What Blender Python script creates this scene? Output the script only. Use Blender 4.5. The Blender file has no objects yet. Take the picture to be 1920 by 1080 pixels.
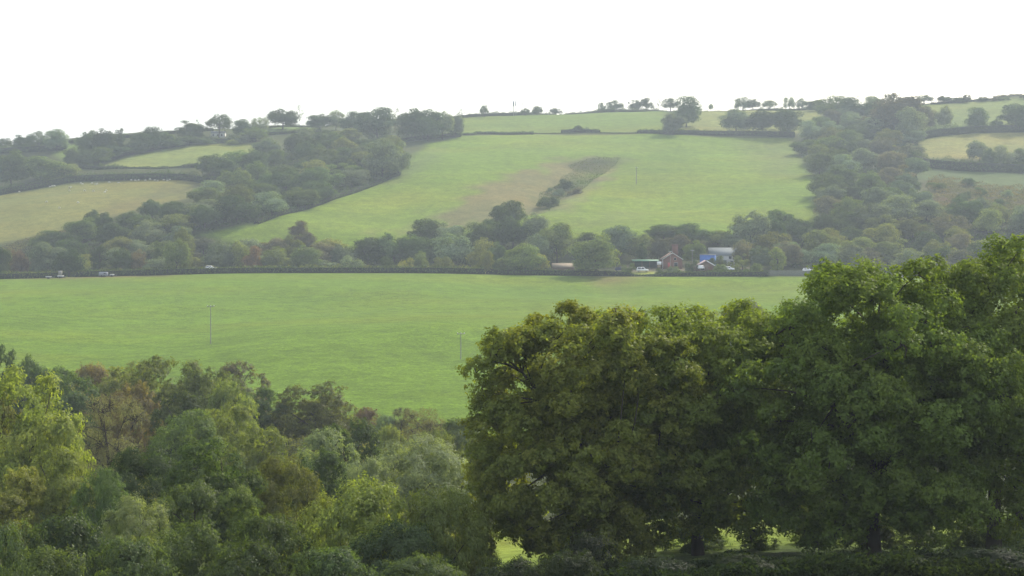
import bpy, math, random
import numpy as np
from mathutils import Vector, Matrix

# ----------------------------------------------------------------------------- camera, sky, sun, exposure
SC = bpy.context.scene
F = 3000.0                                   # focal length in pixels of a 1920-wide frame
CX, HY = 960.0, 400.0                        # principal column, eye-level row
cam = bpy.data.cameras.new('camera')
cam.sensor_width = 36.0
cam.lens = 36.0 * F / 1920.0
cam.shift_y = -(540.0 - HY) / 1920.0
cam.clip_start = 0.5
cam.clip_end = 9000
co = bpy.data.objects.new('camera', cam)
SC.collection.objects.link(co)
co.rotation_euler = (math.radians(90), 0, 0)
SC.camera = co

SUN_EL, SUN_AZ = math.radians(39), math.radians(37)
world = bpy.data.worlds.new('World')
SC.world = world
world.use_nodes = True
wn = world.node_tree
sky = wn.nodes.new('ShaderNodeTexSky')
sky.sky_type = 'NISHITA'
sky.sun_disc = False
sky.sun_elevation = SUN_EL
sky.sun_rotation = SUN_AZ
sky.air_density = 1.0
sky.dust_density = 3.0
sky.ozone_density = 1.0
bg = wn.nodes['Background']
bg.inputs['Strength'].default_value = 0.12
wn.links.new(sky.outputs[0], bg.inputs['Color'])
veil = wn.nodes.new('ShaderNodeBackground')          # thin bright white cloud over the whole sky
veil.inputs['Color'].default_value = (0.93, 0.97, 1.0, 1)
veil.inputs['Strength'].default_value = 0.58
ad = wn.nodes.new('ShaderNodeAddShader')
wn.links.new(bg.outputs[0], ad.inputs[0])
wn.links.new(veil.outputs[0], ad.inputs[1])
wn.links.new(ad.outputs[0], wn.nodes['World Output'].inputs['Surface'])

sl = bpy.data.lights.new('sun', 'SUN')
sl.energy = 5.0
sl.angle = math.radians(1.0)
sl.color = (1.0, 0.93, 0.80)
so = bpy.data.objects.new('sun', sl)
SC.collection.objects.link(so)
sdir = Vector((math.sin(SUN_AZ) * math.cos(SUN_EL), math.cos(SUN_AZ) * math.cos(SUN_EL), math.sin(SUN_EL)))
so.rotation_euler = sdir.to_track_quat('Z', 'Y').to_euler()

SC.view_settings.view_transform = 'Standard'
SC.view_settings.look = 'None'
SC.view_settings.exposure = 0.24
SC.view_settings.gamma = 1.0
SC.render.engine = 'CYCLES'
SC.cycles.max_bounces = 8
SC.cycles.diffuse_bounces = 4
SC.cycles.glossy_bounces = 1
SC.cycles.transmission_bounces = 6
SC.cycles.volume_bounces = 0
SC.cycles.transparent_max_bounces = 4
SC.cycles.use_denoising = True
SC.cycles.sample_clamp_indirect = 4.0

# ----------------------------------------------------------------------------- helpers
COL = SC.collection
rng = np.random.default_rng(7)
random.seed(7)


def np_mesh(name, V, faces, mats=(), mat_idx=None, smooth=False):
    """faces: list of integer arrays, each (n,3) or (n,4)"""
    me = bpy.data.meshes.new(name)
    V = np.asarray(V, dtype=np.float32)
    me.vertices.add(len(V))
    me.vertices.foreach_set('co', V.ravel())
    faces = [np.asarray(f, dtype=np.int32) for f in faces if len(f)]
    nl = sum(f.size for f in faces)
    nf = sum(len(f) for f in faces)
    me.loops.add(nl)
    me.polygons.add(nf)
    me.loops.foreach_set('vertex_index', np.concatenate([f.ravel() for f in faces]))
    tot = np.concatenate([np.full(len(f), f.shape[1], dtype=np.int32) for f in faces])
    start = np.concatenate([[0], np.cumsum(tot)[:-1]]).astype(np.int32)
    me.polygons.foreach_set('loop_start', start)
    for m in mats:
        me.materials.append(m)
    if mat_idx is not None:
        me.polygons.foreach_set('material_index', np.asarray(mat_idx, dtype=np.int32))
    if smooth:
        me.polygons.foreach_set('use_smooth', np.ones(nf, dtype=bool))
    me.update(calc_edges=True)
    return me


def link(name, data, parent=None, loc=None):
    o = bpy.data.objects.new(name, data)
    COL.objects.link(o)
    if parent is not None:
        o.parent = parent
    if loc is not None:
        o.location = loc
    return o


def tag(o, label=None, cat=None, group=None, kind=None):
    if label:
        if not 4 <= len(label.split()) <= 16:
            print('LABEL', label)
        o['label'] = label
    if cat:
        o['category'] = cat
    if group:
        o['group'] = group
    if kind:
        o['kind'] = kind
    return o


def pchip(xs, ys, x):
    xs = np.asarray(xs, float); ys = np.asarray(ys, float); x = np.asarray(x, float)
    h = np.diff(xs); d = np.diff(ys) / h
    m = np.zeros_like(ys)
    for i in range(1, len(xs) - 1):
        if d[i - 1] * d[i] > 0:
            w1 = 2 * h[i] + h[i - 1]; w2 = h[i] + 2 * h[i - 1]
            m[i] = (w1 + w2) / (w1 / d[i - 1] + w2 / d[i])
    m[0], m[-1] = d[0], d[-1]
    xc = np.clip(x, xs[0], xs[-1])
    k = np.clip(np.searchsorted(xs, xc) - 1, 0, len(h) - 1)
    t = (xc - xs[k]) / h[k]
    return ((2 * t**3 - 3 * t**2 + 1) * ys[k] + (t**3 - 2 * t**2 + t) * h[k] * m[k]
            + (-2 * t**3 + 3 * t**2) * ys[k + 1] + (t**3 - t**2) * h[k] * m[k + 1])


def vnoise(x, y, seed=0):
    """smooth value noise, numpy"""
    xi = np.floor(x).astype(np.int64); yi = np.floor(y).astype(np.int64)
    fx = x - xi; fy = y - yi
    fx = fx * fx * (3 - 2 * fx); fy = fy * fy * (3 - 2 * fy)

    def h(a, b):
        n = (a * 374761393 + b * 668265263 + seed * 1442695041) & 0xFFFFFFFF
        n = ((n ^ (n >> 13)) * 1274126177) & 0xFFFFFFFF
        return ((n ^ (n >> 16)) & 0xFFFF) / 65535.0
    return ((h(xi, yi) * (1 - fx) + h(xi + 1, yi) * fx) * (1 - fy)
            + (h(xi, yi + 1) * (1 - fx) + h(xi + 1, yi + 1) * fx) * fy) * 2 - 1


# ----------------------------------------------------------------------------- terrain heights
NEAR_Y = [-80, 0, 30, 55, 70, 80, 95, 120, 150, 200, 260, 375, 500]
NEAR = {0: [1.5, -2, -9.5, -15, -18.5, -20, -22, -25.5, -29, -32.5, -33.8, -30, -26.5],
        700: [1.5, -2, -9, -14.5, -17.5, -19, -21, -25, -29, -33, -34, -30, -26.3],
        1400: [1.5, -2, -8.5, -13, -15.8, -17.3, -19, -22.5, -28, -32.5, -33.2, -29.2, -25.8]}
FAR = {
    0: [(600, -24.6), (625, -26), (660, -23), (700, -12.8), (780, 0), (860, 10.9), (930, 24.8), (980, 36), (1010, 43.8), (1070, 47), (1400, 43)],
    250: [(600, -23.4), (625, -25.5), (660, -20), (700, -9), (740, 0), (860, 17.2), (905, 26.2), (960, 38.4), (1010, 49.8), (1070, 53.5), (1400, 50)],
    500: [(600, -22.4), (630, -25), (660, -19), (700, -4.7), (820, 13.7), (900, 30), (980, 44), (1040, 55.5), (1090, 58.5), (1400, 54)],
    750: [(600, -22.4), (630, -25), (660, -19), (690, -9.2), (740, 0), (810, 13.5), (880, 26.4), (980, 42.5), (1050, 52.5), (1180, 69.5), (1230, 71), (1400, 67)],
    1000: [(600, -23.2), (630, -24), (660, -18), (690, -8), (720, 0), (810, 13.5), (880, 26), (980, 43), (1060, 53.5), (1200, 73.6), (1240, 75), (1400, 72)],
    1250: [(600, -23.6), (618, -21.8), (650, -19), (680, -8), (735, 0), (820, 14.8), (910, 30.3), (1000, 46.7), (1040, 53.7), (1190, 76.6), (1230, 78.5), (1400, 75)],
    1500: [(600, -23.6), (618, -22.2), (650, -19.5), (690, -10), (740, 0), (850, 19.8), (1010, 47.1), (1180, 76.7), (1220, 78.5), (1400, 75)],
    1750: [(600, -24), (630, -25), (660, -20), (690, -9.2), (770, 5.1), (880, 23.5), (1000, 50), (1150, 79.4), (1200, 82), (1400, 78)],
    1920: [(600, -24), (630, -25), (660, -20), (700, -7), (790, 7.9), (900, 24.6), (1000, 50), (1150, 83), (1200, 86), (1400, 82)],
}
CPX = sorted(FAR)
TY = np.concatenate([np.arange(-80, 600, 4.0), np.arange(600, 1400, 4.0), np.array([1400.0, 1700, 2200, 3200])])
TPX = np.arange(-1700, 3640, 20.0)
cols = []
for c in CPX:
    near = [pchip([0, 700, 1400], [NEAR[k][i] for k in (0, 700, 1400)], c) for i in range(len(NEAR_Y))]
    ys = list(NEAR_Y) + [p[0] for p in FAR[c]] + [3300]
    zs = [float(v) for v in near] + [p[1] for p in FAR[c]] + [FAR[c][-1][1] - 30]
    cols.append(pchip(ys, zs, TY))
cols = np.array(cols)                                            # (columns, rows)
TZ = np.array([pchip(CPX, cols[:, j], TPX) for j in range(len(TY))])   # (rows, px)
# gentle rolling
gx = (TPX[None, :] - CX) / F * np.maximum(TY, 40)[:, None]
gy = np.repeat(TY[:, None], len(TPX), 1)
amp = np.clip((gy - 230) / 60, 0, 1) * np.where(gy < 590, np.clip((590 - gy) / 60, 0, 1), np.clip((gy - 690) / 60, 0, 1))
for hx, hy, hd, hw, hl in ((1010, 548, 3.0, 26, 34), (1420, 560, 3.0, 32, 28), (1165, 540, 1.8, 12, 45), (620, 470, 2.2, 45, 40), (250, 430, 2.0, 40, 36), (800, 380, -1.6, 40, 22)):
    TZ -= hd * np.exp(-((gx - (hx - CX) / F * hy) / hw) ** 2 - ((gy - hy) / hl) ** 2) * np.clip((597 - gy) / 20, 0, 1)
TZ += np.where(gy > 650, 1.7, 1.5) * np.clip(amp, 0, 1) * vnoise(gx / 75 + 3.3, gy / 95, 21)
TZ += amp * (0.9 * vnoise(gx / 45, gy / 60, 1) + 0.45 * vnoise(gx / 18, gy / 25, 2))


def seg_dist(x, y, pts):
    """distance to a polyline and the parameter along it (0..1)"""
    best = np.full(np.shape(x), 1e9); par = np.zeros(np.shape(x))
    n = len(pts) - 1
    for i in range(n):
        ax, ay = pts[i]; bx, by = pts[i + 1]
        dx, dy = bx - ax, by - ay
        t = np.clip(((x - ax) * dx + (y - ay) * dy) / (dx * dx + dy * dy), 0, 1)
        d = np.hypot(x - ax - t * dx, y - ay - t * dy)
        m = d < best
        best = np.where(m, d, best); par = np.where(m, (i + t) / n, par)
    return best, par


GULLY = [((1160 - CX) / F * 905, 905.0), ((1090 - CX) / F * 855, 855.0), ((1040 - CX) / F * 790, 790.0), ((985 - CX) / F * 735, 735.0)]
gd, gp = seg_dist(gx, gy, GULLY)
TZ -= 3.6 * np.exp(-(gd / 11.0) ** 2) * np.clip(gp * 5 + 0.2, 0, 1)


def Hz(x, y):
    x = np.asarray(x, float); y = np.asarray(y, float)
    p = x / np.maximum(y, 40) * F + CX
    p = np.clip(p, TPX[0], TPX[-1] - 1e-3); yy = np.clip(y, TY[0], TY[-1] - 1e-3)
    i = np.clip(((p - TPX[0]) / 20.0).astype(int), 0, len(TPX) - 2)
    j = np.clip(np.searchsorted(TY, yy, side='right') - 1, 0, len(TY) - 2)
    u = (p - TPX[i]) / 20.0; v = (yy - TY[j]) / (TY[j + 1] - TY[j])
    return (TZ[j, i] * (1 - u) + TZ[j, i + 1] * u) * (1 - v) + (TZ[j + 1, i] * (1 - u) + TZ[j + 1, i + 1] * u) * v


def yat(px, py, lo=665.0, hi=1235.0):
    """distance at which the hillside is seen in picture row py of column px"""
    Y = np.arange(lo, hi, 1.0)
    rows = HY - Hz((px - CX) / F * Y, Y) / Y * F
    k = np.nonzero(rows <= py)[0]
    return float(Y[k[0]]) if len(k) else hi


def wp(px, Y):
    return ((px - CX) / F * Y, Y)


def gp3(px, Y, up=0.0):
    x, y = wp(px, Y)
    return Vector((x, y, float(Hz(x, y)) + up))


def poly(pts, lo=665.0):
    """picture polygon on the hillside -> ground polygon in metres"""
    out = []
    for p in pts:
        Y = p[2] if len(p) == 3 else yat(p[0], p[1], lo)
        out.append(wp(p[0], Y))
    return np.array(out)


def inside(x, y, P):
    r = np.zeros(np.shape(x), bool)
    n = len(P)
    for i in range(n):
        x1, y1 = P[i]; x2, y2 = P[(i + 1) % n]
        c = ((y1 > y) != (y2 > y)) & (x < (x2 - x1) * (y - y1) / (y2 - y1 + 1e-12) + x1)
        r ^= c
    return r


def sdist(x, y, P):
    d, _ = seg_dist(x, y, list(P) + [P[0]])
    return np.where(inside(x, y, P), d, -d)


# ----------------------------------------------------------------------------- materials
def new_mat(name):
    m = bpy.data.materials.new(name)
    m.use_nodes = True
    m.node_tree.nodes.clear()
    return m, m.node_tree.nodes, m.node_tree.links


def simple_mat(name, col, rough=0.7, noise=0.12, scale=3.0, metallic=0.0):
    m, N, L = new_mat(name)
    out = N.new('ShaderNodeOutputMaterial'); b = N.new('ShaderNodeBsdfPrincipled')
    tc = N.new('ShaderNodeTexCoord'); nz = N.new('ShaderNodeTexNoise'); nz.inputs['Scale'].default_value = scale
    nz.inputs['Detail'].default_value = 4
    mr = N.new('ShaderNodeMapRange'); mr.inputs['To Min'].default_value = 1 - noise * 2; mr.inputs['To Max'].default_value = 1 + noise * 2
    mx = N.new('ShaderNodeVectorMath'); mx.operation = 'SCALE'
    mx.inputs[0].default_value = col
    L.new(tc.outputs['Object'], nz.inputs['Vector']); L.new(nz.outputs['Fac'], mr.inputs['Value'])
    L.new(mr.outputs[0], mx.inputs['Scale']); L.new(mx.outputs[0], b.inputs['Base Color'])
    b.inputs['Specular IOR Level'].default_value = 0.08 if rough >= 0.8 else 0.4
    b.inputs['Roughness'].default_value = rough; b.inputs['Metallic'].default_value = metallic
    L.new(b.outputs[0], out.inputs[0])
    return m


def leaf_mat(name, trans=0.42, gloss=0.0):
    """leaf colour = the object's own colour, turned warmer clump by clump (tint) by the object's alpha"""
    m, N, L = new_mat(name)
    out = N.new('ShaderNodeOutputMaterial')
    oi = N.new('ShaderNodeObjectInfo')
    at = N.new('ShaderNodeAttribute'); at.attribute_name = 'tint'
    sep = N.new('ShaderNodeSeparateColor'); L.new(at.outputs['Color'], sep.inputs[0])
    # warm variant
    warm = N.new('ShaderNodeMix'); warm.data_type = 'RGBA'; warm.blend_type = 'MULTIPLY'
    warm.inputs['Factor'].default_value = 1.0
    warm.inputs['B'].default_value = (1.5, 1.08, 0.78, 1)
    L.new(oi.outputs['Color'], warm.inputs['A'])
    ramp = N.new('ShaderNodeMapRange'); ramp.interpolation_type = 'SMOOTHSTEP'
    ramp.inputs['From Min'].default_value = 0.25; ramp.inputs['From Max'].default_value = 0.95
    L.new(sep.outputs[0], ramp.inputs['Value'])
    fac = N.new('ShaderNodeMath'); fac.operation = 'MULTIPLY'; fac.use_clamp = True
    L.new(ramp.outputs[0], fac.inputs[0]); L.new(oi.outputs['Alpha'], fac.inputs[1])
    mix = N.new('ShaderNodeMix'); mix.data_type = 'RGBA'
    L.new(fac.outputs[0], mix.inputs['Factor']); L.new(oi.outputs['Color'], mix.inputs['A']); L.new(warm.outputs['Result'], mix.inputs['B'])
    # per-leaf brightness
    br = N.new('ShaderNodeMapRange'); br.inputs['To Min'].default_value = 0.62; br.inputs['To Max'].default_value = 1.4
    L.new(sep.outputs[1], br.inputs['Value'])
    sc = N.new('ShaderNodeVectorMath'); sc.operation = 'SCALE'
    L.new(mix.outputs['Result'], sc.inputs[0]); L.new(br.outputs[0], sc.inputs['Scale'])
    d = N.new('ShaderNodeBsdfDiffuse'); t = N.new('ShaderNodeBsdfTranslucent')
    tcol = N.new('ShaderNodeMix'); tcol.data_type = 'RGBA'; tcol.blend_type = 'MULTIPLY'; tcol.inputs['Factor'].default_value = 1.0
    tcol.inputs['B'].default_value = (1.55, 1.6, 0.55, 1)
    L.new(sc.outputs[0], tcol.inputs['A'])
    L.new(sc.outputs[0], d.inputs['Color']); L.new(tcol.outputs['Result'], t.inputs['Color'])
    ms = N.new('ShaderNodeMixShader'); ms.inputs[0].default_value = trans
    L.new(d.outputs[0], ms.inputs[1]); L.new(t.outputs[0], ms.inputs[2])
    last = ms
    if gloss:
        g = N.new('ShaderNodeBsdfGlossy'); g.inputs['Roughness'].default_value = 0.45
        m2 = N.new('ShaderNodeMixShader'); m2.inputs[0].default_value = gloss
        L.new(ms.outputs[0], m2.inputs[1]); L.new(g.outputs[0], m2.inputs[2]); last = m2
    L.new(last.outputs[0], out.inputs[0])
    return m


def ground_mat():
    m, N, L = new_mat('grassland')
    out = N.new('ShaderNodeOutputMaterial'); b = N.new('ShaderNodeBsdfPrincipled')
    at = N.new('ShaderNodeAttribute'); at.attribute_name = 'Col'
    geo = N.new('ShaderNodeNewGeometry')

    def noise(scale, detail, stretch=None, rough=0.6):
        n = N.new('ShaderNodeTexNoise'); n.inputs['Scale'].default_value = scale; n.inputs['Detail'].default_value = detail
        n.inputs['Roughness'].default_value = rough
        mp = N.new('ShaderNodeMapping')
        if stretch:
            mp.inputs['Scale'].default_value = stretch
        L.new(geo.outputs['Position'], mp.inputs['Vector']); L.new(mp.outputs[0], n.inputs['Vector'])
        return n
    n1 = noise(0.035, 3)           # broad patches
    n2 = noise(0.22, 6, None, 0.7)            # tussocks
    n3 = noise(1.3, 5, None, 0.75)
    n4 = noise(0.05, 4, (0.25, 1.0, 1.0))   # drifts across the slope

    def rng_(n, a, bb, lo=0.3, hi=0.7):
        r = N.new('ShaderNodeMapRange'); r.inputs['From Min'].default_value = lo; r.inputs['From Max'].default_value = hi
        r.inputs['To Min'].default_value = a; r.inputs['To Max'].default_value = bb
        L.new(n.outputs['Fac'], r.inputs['Value'])
        return r

    def mul(a, c):
        k = N.new('ShaderNodeMath'); k.operation = 'MULTIPLY'
        L.new(a.outputs[0], k.inputs[0]); L.new(c.outputs[0], k.inputs[1])
        return k
    f = mul(mul(rng_(n1, 0.90, 1.1), rng_(n2, 0.68, 1.32)), mul(rng_(n3, 0.55, 1.45), rng_(n4, 0.92, 1.1)))
    sc = N.new('ShaderNodeVectorMath'); sc.operation = 'SCALE'
    L.new(at.outputs['Color'], sc.inputs[0]); L.new(f.outputs[0], sc.inputs['Scale'])
    # drier, yellower drifts
    yl = N.new('ShaderNodeMix'); yl.data_type = 'RGBA'; yl.blend_type = 'MULTIPLY'
    yl.inputs['B'].default_value = (1.35, 1.04, 0.85, 1)
    n5 = noise(0.016, 5, (0.5, 1.0, 1.0))
    L.new(rng_(n5, 0.0, 0.9, 0.45, 0.72).outputs[0], yl.inputs['Factor']); L.new(sc.outputs[0], yl.inputs['A'])
    L.new(yl.outputs['Result'], b.inputs['Base Color'])
    b.inputs['Roughness'].default_value = 0.9
    b.inputs['Specular IOR Level'].default_value = 0.03
    b.inputs['Sheen Weight'].default_value = 0.05
    b.inputs['Sheen Roughness'].default_value = 0.5
    b.inputs['Sheen Tint'].default_value = (0.65, 0.9, 0.35, 1)
    bp = N.new('ShaderNodeBump'); bp.inputs['Strength'].default_value = 0.55; bp.inputs['Distance'].default_value = 0.5
    ad2 = N.new('ShaderNodeMath'); ad2.operation = 'ADD'
    L.new(n2.outputs['Fac'], ad2.inputs[0]); L.new(n3.outputs['Fac'], ad2.inputs[1])
    L.new(ad2.outputs[0], bp.inputs['Height']); L.new(bp.outputs[0], b.inputs['Normal'])
    L.new(b.outputs[0], out.inputs[0])
    return m


GRASS = ground_mat()
LEAF = leaf_mat('leaves', 0.38)
LEAFN = leaf_mat('leaves_near', 0.48, 0.012)
BARK = simple_mat('bark', (0.055, 0.045, 0.034), 0.9, 0.25, 2.0)
CORE = simple_mat('hedge_stems', (0.022, 0.026, 0.014), 0.95, 0.2, 1.0)

# ----------------------------------------------------------------------------- ground: one sheet, cut along the field edges
pxs = np.concatenate([np.arange(-1700, -80, 60.0), np.arange(-80, 2000, 6.0), np.arange(2000, 3600, 60.0)])
ysr = np.concatenate([np.arange(-80, 60, 10.0), np.arange(60, 240, 5.0), np.arange(240, 600, 3.0), np.arange(600, 700, 3.0),
                      np.arange(700, 1260, 4.0), np.arange(1260, 1400, 20.0), np.array([1400, 1500, 1700, 2000, 2500, 3100.0])])
GX = (pxs[None, :] - CX) / F * np.maximum(ysr, 40)[:, None]
GY = np.repeat(ysr[:, None], len(pxs), 1)
GZ = Hz(GX, GY)

FIELDS = [  # name, label, category, albedo, polygon
    ('pasture', 'wide bright green pasture in the middle distance below the lane hedge', 'pasture', (0.082, 0.136, 0.0115),
     np.array([wp(-600, 330), wp(150, 318), wp(500, 268), wp(870, 240), wp(1400, 236), wp(2500, 240), wp(2500, 598), wp(1560, 598), wp(900, 599), wp(0, 600), wp(-600, 600)])),
    ('pasture', 'large green hillside pasture with a brushy gully running down it', 'pasture', (0.098, 0.150, 0.0115),
     poly([(380, 442), (480, 418), (650, 362), (750, 322), (800, 270), (870, 255), (1000, 252), (1195, 251), (1480, 260), (1500, 300), (1535, 345), (1530, 420), (1400, 450), (1230, 450), (1000, 455), (800, 452), (640, 470), (480, 462)])),
    ('pasture', 'pale green field along the crest above the gully pasture', 'pasture', (0.092, 0.134, 0.017),
     poly([(840, 254), (862, 222), (960, 217.5), (1100, 211), (1245, 208), (1250, 248), (1000, 250)])),
    ('pasture', 'small yellow green field beside the dark skyline trees', 'pasture', (0.135, 0.145, 0.034),
     poly([(1252, 249), (1300, 215), (1330, 208), (1540, 205), (1540, 240), (1480, 252), (1380, 247)])),
    ('pasture', 'olive brown hillside field dotted with grazing sheep', 'pasture', (0.114, 0.119, 0.031),
     poly([(-260, 500), (0, 458), (150, 427), (230, 400), (320, 378), (385, 364), (375, 350), (350, 339), (250, 337), (130, 344), (0, 366), (-260, 420)])),
    ('pasture', 'light yellow green field above the sheep field hedge', 'pasture', (0.125, 0.150, 0.034),
     poly([(175, 319), (250, 290), (330, 274), (490, 267), (515, 272), (440, 300), (370, 313)])),
    ('pasture', 'thin strip of green field on the left crest behind trees', 'pasture', (0.11, 0.155, 0.04),
     poly([(480, 248), (510, 243), (580, 238), (585, 243), (540, 249), (490, 252)])),
    ('pasture', 'tiny bright green patch of field at the far left skyline', 'pasture', (0.10, 0.155, 0.03),
     poly([(100, 290), (105, 276), (150, 271), (150, 290), (125, 300)])),
    ('pasture', 'pale green field at the right crest under a line of small trees', 'pasture', (0.095, 0.13, 0.032),
     poly([(1720, 250), (1705, 200), (1760, 193.5), (1920, 184.5), (2200, 178), (2200, 240), (1920, 240), (1800, 248)])),
    ('pasture', 'straw yellow field between two dark hedges on the right', 'pasture', (0.150, 0.150, 0.042),
     poly([(1712, 296), (1722, 262), (1800, 252), (1920, 247), (2200, 243), (2200, 300), (1920, 305), (1800, 298)])),
    ('pasture', 'dull green field below the lower right hedge', 'pasture', (0.050, 0.074, 0.022),
     poly([(1715, 345), (1722, 318), (1800, 322), (1920, 325), (2200, 320), (2200, 362), (1920, 362), (1840, 354), (1790, 344)])),
    ('meadow', 'sunlit grass showing under the foreground oak branches', 'meadow', (0.12, 0.165, 0.027),
     np.array([wp(880, 85.0), wp(2300, 88.0), wp(2300, 140), wp(880, 138)])),
    ('lawn', 'small yellow green lawn in front of the white car', 'lawn', (0.17, 0.20, 0.035),
     np.array([wp(1188, 603.5), wp(1234, 603.5), wp(1234, 611), wp(1188, 611)])),
]
WOBX = 2.2 * vnoise(GX / 9, GY / 14, 11); WOBY = 3.0 * vnoise(GX / 9, GY / 14, 12)
base = np.zeros(GX.shape + (3,)); base[:] = (0.040, 0.048, 0.018)
w_ = (vnoise(GX / 20, GY / 30, 5) * 0.5 + 0.5)[..., None]
base = base * (0.7 + 0.6 * w_)
near = (GY < 110)[..., None]
base = np.where(near, np.array((0.05, 0.075, 0.022)), base)


def paint(P, col, soft=2.5, k=1.0, wob=1.0):
    global base
    sd = sdist(GX + WOBX * wob, GY + WOBY * wob, P)
    a = np.clip(sd / soft * 0.5 + 0.5, 0, 1)[..., None] * k
    base = base * (1 - a) + np.array(col) * a


for nm, lb, ct, colr, P in FIELDS:
    big = P[:, 1].mean() > 300
    paint(P, colr, 3.0 if big else 1.2, 1.0, (0.6 if ct != 'lawn' else 0.0) if big else 0.2)
# dry brown grass round the gully and other ground colours on the hillside
paint(poly([(1175, 290), (1120, 292), (1060, 300), (960, 325), (880, 365), (800, 415), (700, 448), (800, 448), (900, 425), (990, 405), (1035, 392), (1090, 350), (1150, 312)]), (0.112, 0.101, 0.042), 8, 0.95, 6)
paint(poly([(1165, 295), (1110, 297), (1065, 306), (1080, 322), (1120, 326), (1150, 312)]), (0.046, 0.044, 0.028), 7, 0.9, 2)
paint(poly([(1085, 335), (1050, 345), (1005, 395), (1030, 395), (1075, 360), (1110, 340)]), (0.050, 0.054, 0.027), 8, 0.8, 1.5)
paint(poly([(1032, 402), (1075, 372), (1150, 312), (1158, 314), (1082, 376), (1040, 404)]), (0.135, 0.13, 0.065), 5, 0.55, 0.5)
paint(poly([(1405, 262), (1480, 268), (1500, 300), (1470, 330), (1430, 310)]), (0.105, 0.105, 0.045), 20, 0.6, 3)
paint(poly([(1050, 415), (1110, 375), (1190, 362), (1330, 372), (1300, 410), (1180, 432), (1070, 440)]), (0.126, 0.168, 0.015), 26, 0.85, 4)  # light band of the folded slope painted in as paler grass
paint(poly([(470, 430), (620, 385), (760, 345), (820, 350), (780, 400), (680, 440), (560, 452)]), (0.120, 0.162, 0.016), 22, 0.8, 4)  # second light band of the slope, likewise put into the grass colour
paint(poly([(900, 272), (1080, 262), (1230, 266), (1380, 275), (1250, 292), (1020, 288)]), (0.104, 0.150, 0.018), 18, 0.7, 4)
paint(poly([(1190, 300), (1270, 285), (1300, 300), (1250, 345), (1205, 350)]), (0.066, 0.112, 0.012), 20, 0.7, 4)  # shaded side of the fold painted in as darker grass
paint(poly([(1060, 420), (1170, 398), (1190, 410), (1100, 428)]), (0.10, 0.12, 0.03), 14, 0.6, 3)
paint(poly([(690, 340), (760, 322), (815, 282), (830, 275), (790, 318), (730, 345)]), (0.085, 0.10, 0.045), 10, 0.7, 2)  # duller strip beside the left wood
paint(poly([(150, 425), (320, 372), (390, 362), (370, 345), (310, 355), (240, 380)]), (0.095, 0.078, 0.032), 14, 0.7, 3)
paint(poly([(1735, 345), (1760, 335), (1930, 372), (2100, 380), (2100, 430), (1930, 425), (1750, 420)]), (0.075, 0.066, 0.036), 10, 0.9, 4)
paint(poly([(1738, 375), (1765, 370), (1768, 398), (1740, 402)]), (0.14, 0.068, 0.038), 7, 0.9, 2)
# worn earth along the lane hedge, and the gateway by the big tree
paint(np.array([wp(40, 590), wp(330, 588), wp(330, 599), wp(40, 599)]), (0.105, 0.085, 0.042), 5, 0.9, 1)
paint(np.array([wp(1120, 575), wp(1165, 582), wp(1190, 598), wp(1115, 599)]), (0.11, 0.08, 0.048), 8, 0.75, 1)
paint(np.array([wp(1150, 500), wp(1175, 500), wp(1160, 575), wp(1140, 575)]), (0.13, 0.15, 0.04), 8, 0.5, 1)
paint(np.array([wp(-100, 603), wp(915, 602.5), wp(1900, 602.5), wp(1900, 609), wp(915, 609), wp(-100, 609)]), (0.12, 0.12, 0.105), 1.0, 0.8, 0)
paint(np.array([wp(1188, 603.5), wp(1234, 603.5), wp(1234, 613), wp(1188, 613)]), (0.17, 0.20, 0.035), 1.0, 1.0, 0)
paint(np.array([wp(1240, 610), wp(1400, 610), wp(1400, 640), wp(1160, 640), wp(1160, 613), wp(1240, 613)]), (0.12, 0.11, 0.085), 2, 0.8, 0)

nr, nc = GX.shape
V = np.stack([GX, GY, GZ], -1).reshape(-1, 3)
idx = np.arange(nr * nc).reshape(nr, nc)
Q = np.stack([idx[:-1, :-1], idx[:-1, 1:], idx[1:, 1:], idx[1:, :-1]], -1).reshape(-1, 4)
ctr = V[Q].mean(1)
owner = np.full(len(Q), -1)
for k, (nm, lb, ct, colr, P) in enumerate(FIELDS):
    owner[inside(ctr[:, 0], ctr[:, 1], P)] = k
dzx = np.gradient(GZ, axis=1) / np.gradient(GX, axis=1)
tx = np.stack([np.gradient(GX, axis=1), np.zeros_like(GX), np.gradient(GZ, axis=1)], -1)
ty = np.stack([np.gradient(GX, axis=0), np.gradient(GY, axis=0), np.gradient(GZ, axis=0)], -1)
VN = np.cross(tx, ty); VN /= np.linalg.norm(VN, axis=-1, keepdims=True); VN = VN.reshape(-1, 3)
rgba = np.concatenate([base, np.ones(base.shape[:2] + (1,))], -1).reshape(-1, 4)


def ground_part(name, sel, label, cat):
    q = Q[sel]
    u, inv = np.unique(q, return_inverse=True)
    me = np_mesh(name, V[u], [inv.reshape(-1, 4)], [GRASS], smooth=True)
    a = me.color_attributes.new('Col', 'FLOAT_COLOR', 'POINT')
    a.data.foreach_set('color', rgba[u].astype(np.float32).ravel())
    me.normals_split_custom_set_from_vertices([tuple(n) for n in VN[u]])
    return tag(link(name, me), label, cat, kind='structure')


ground_part('ground', owner < 0, 'rough scrubby ground of the valley and hillside between the fields', 'ground')
for k, (nm, lb, ct, colr, P) in enumerate(FIELDS):
    if (owner == k).sum():
        ground_part(nm, owner == k, lb, ct)

# ----------------------------------------------------------------------------- foliage builders


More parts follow.
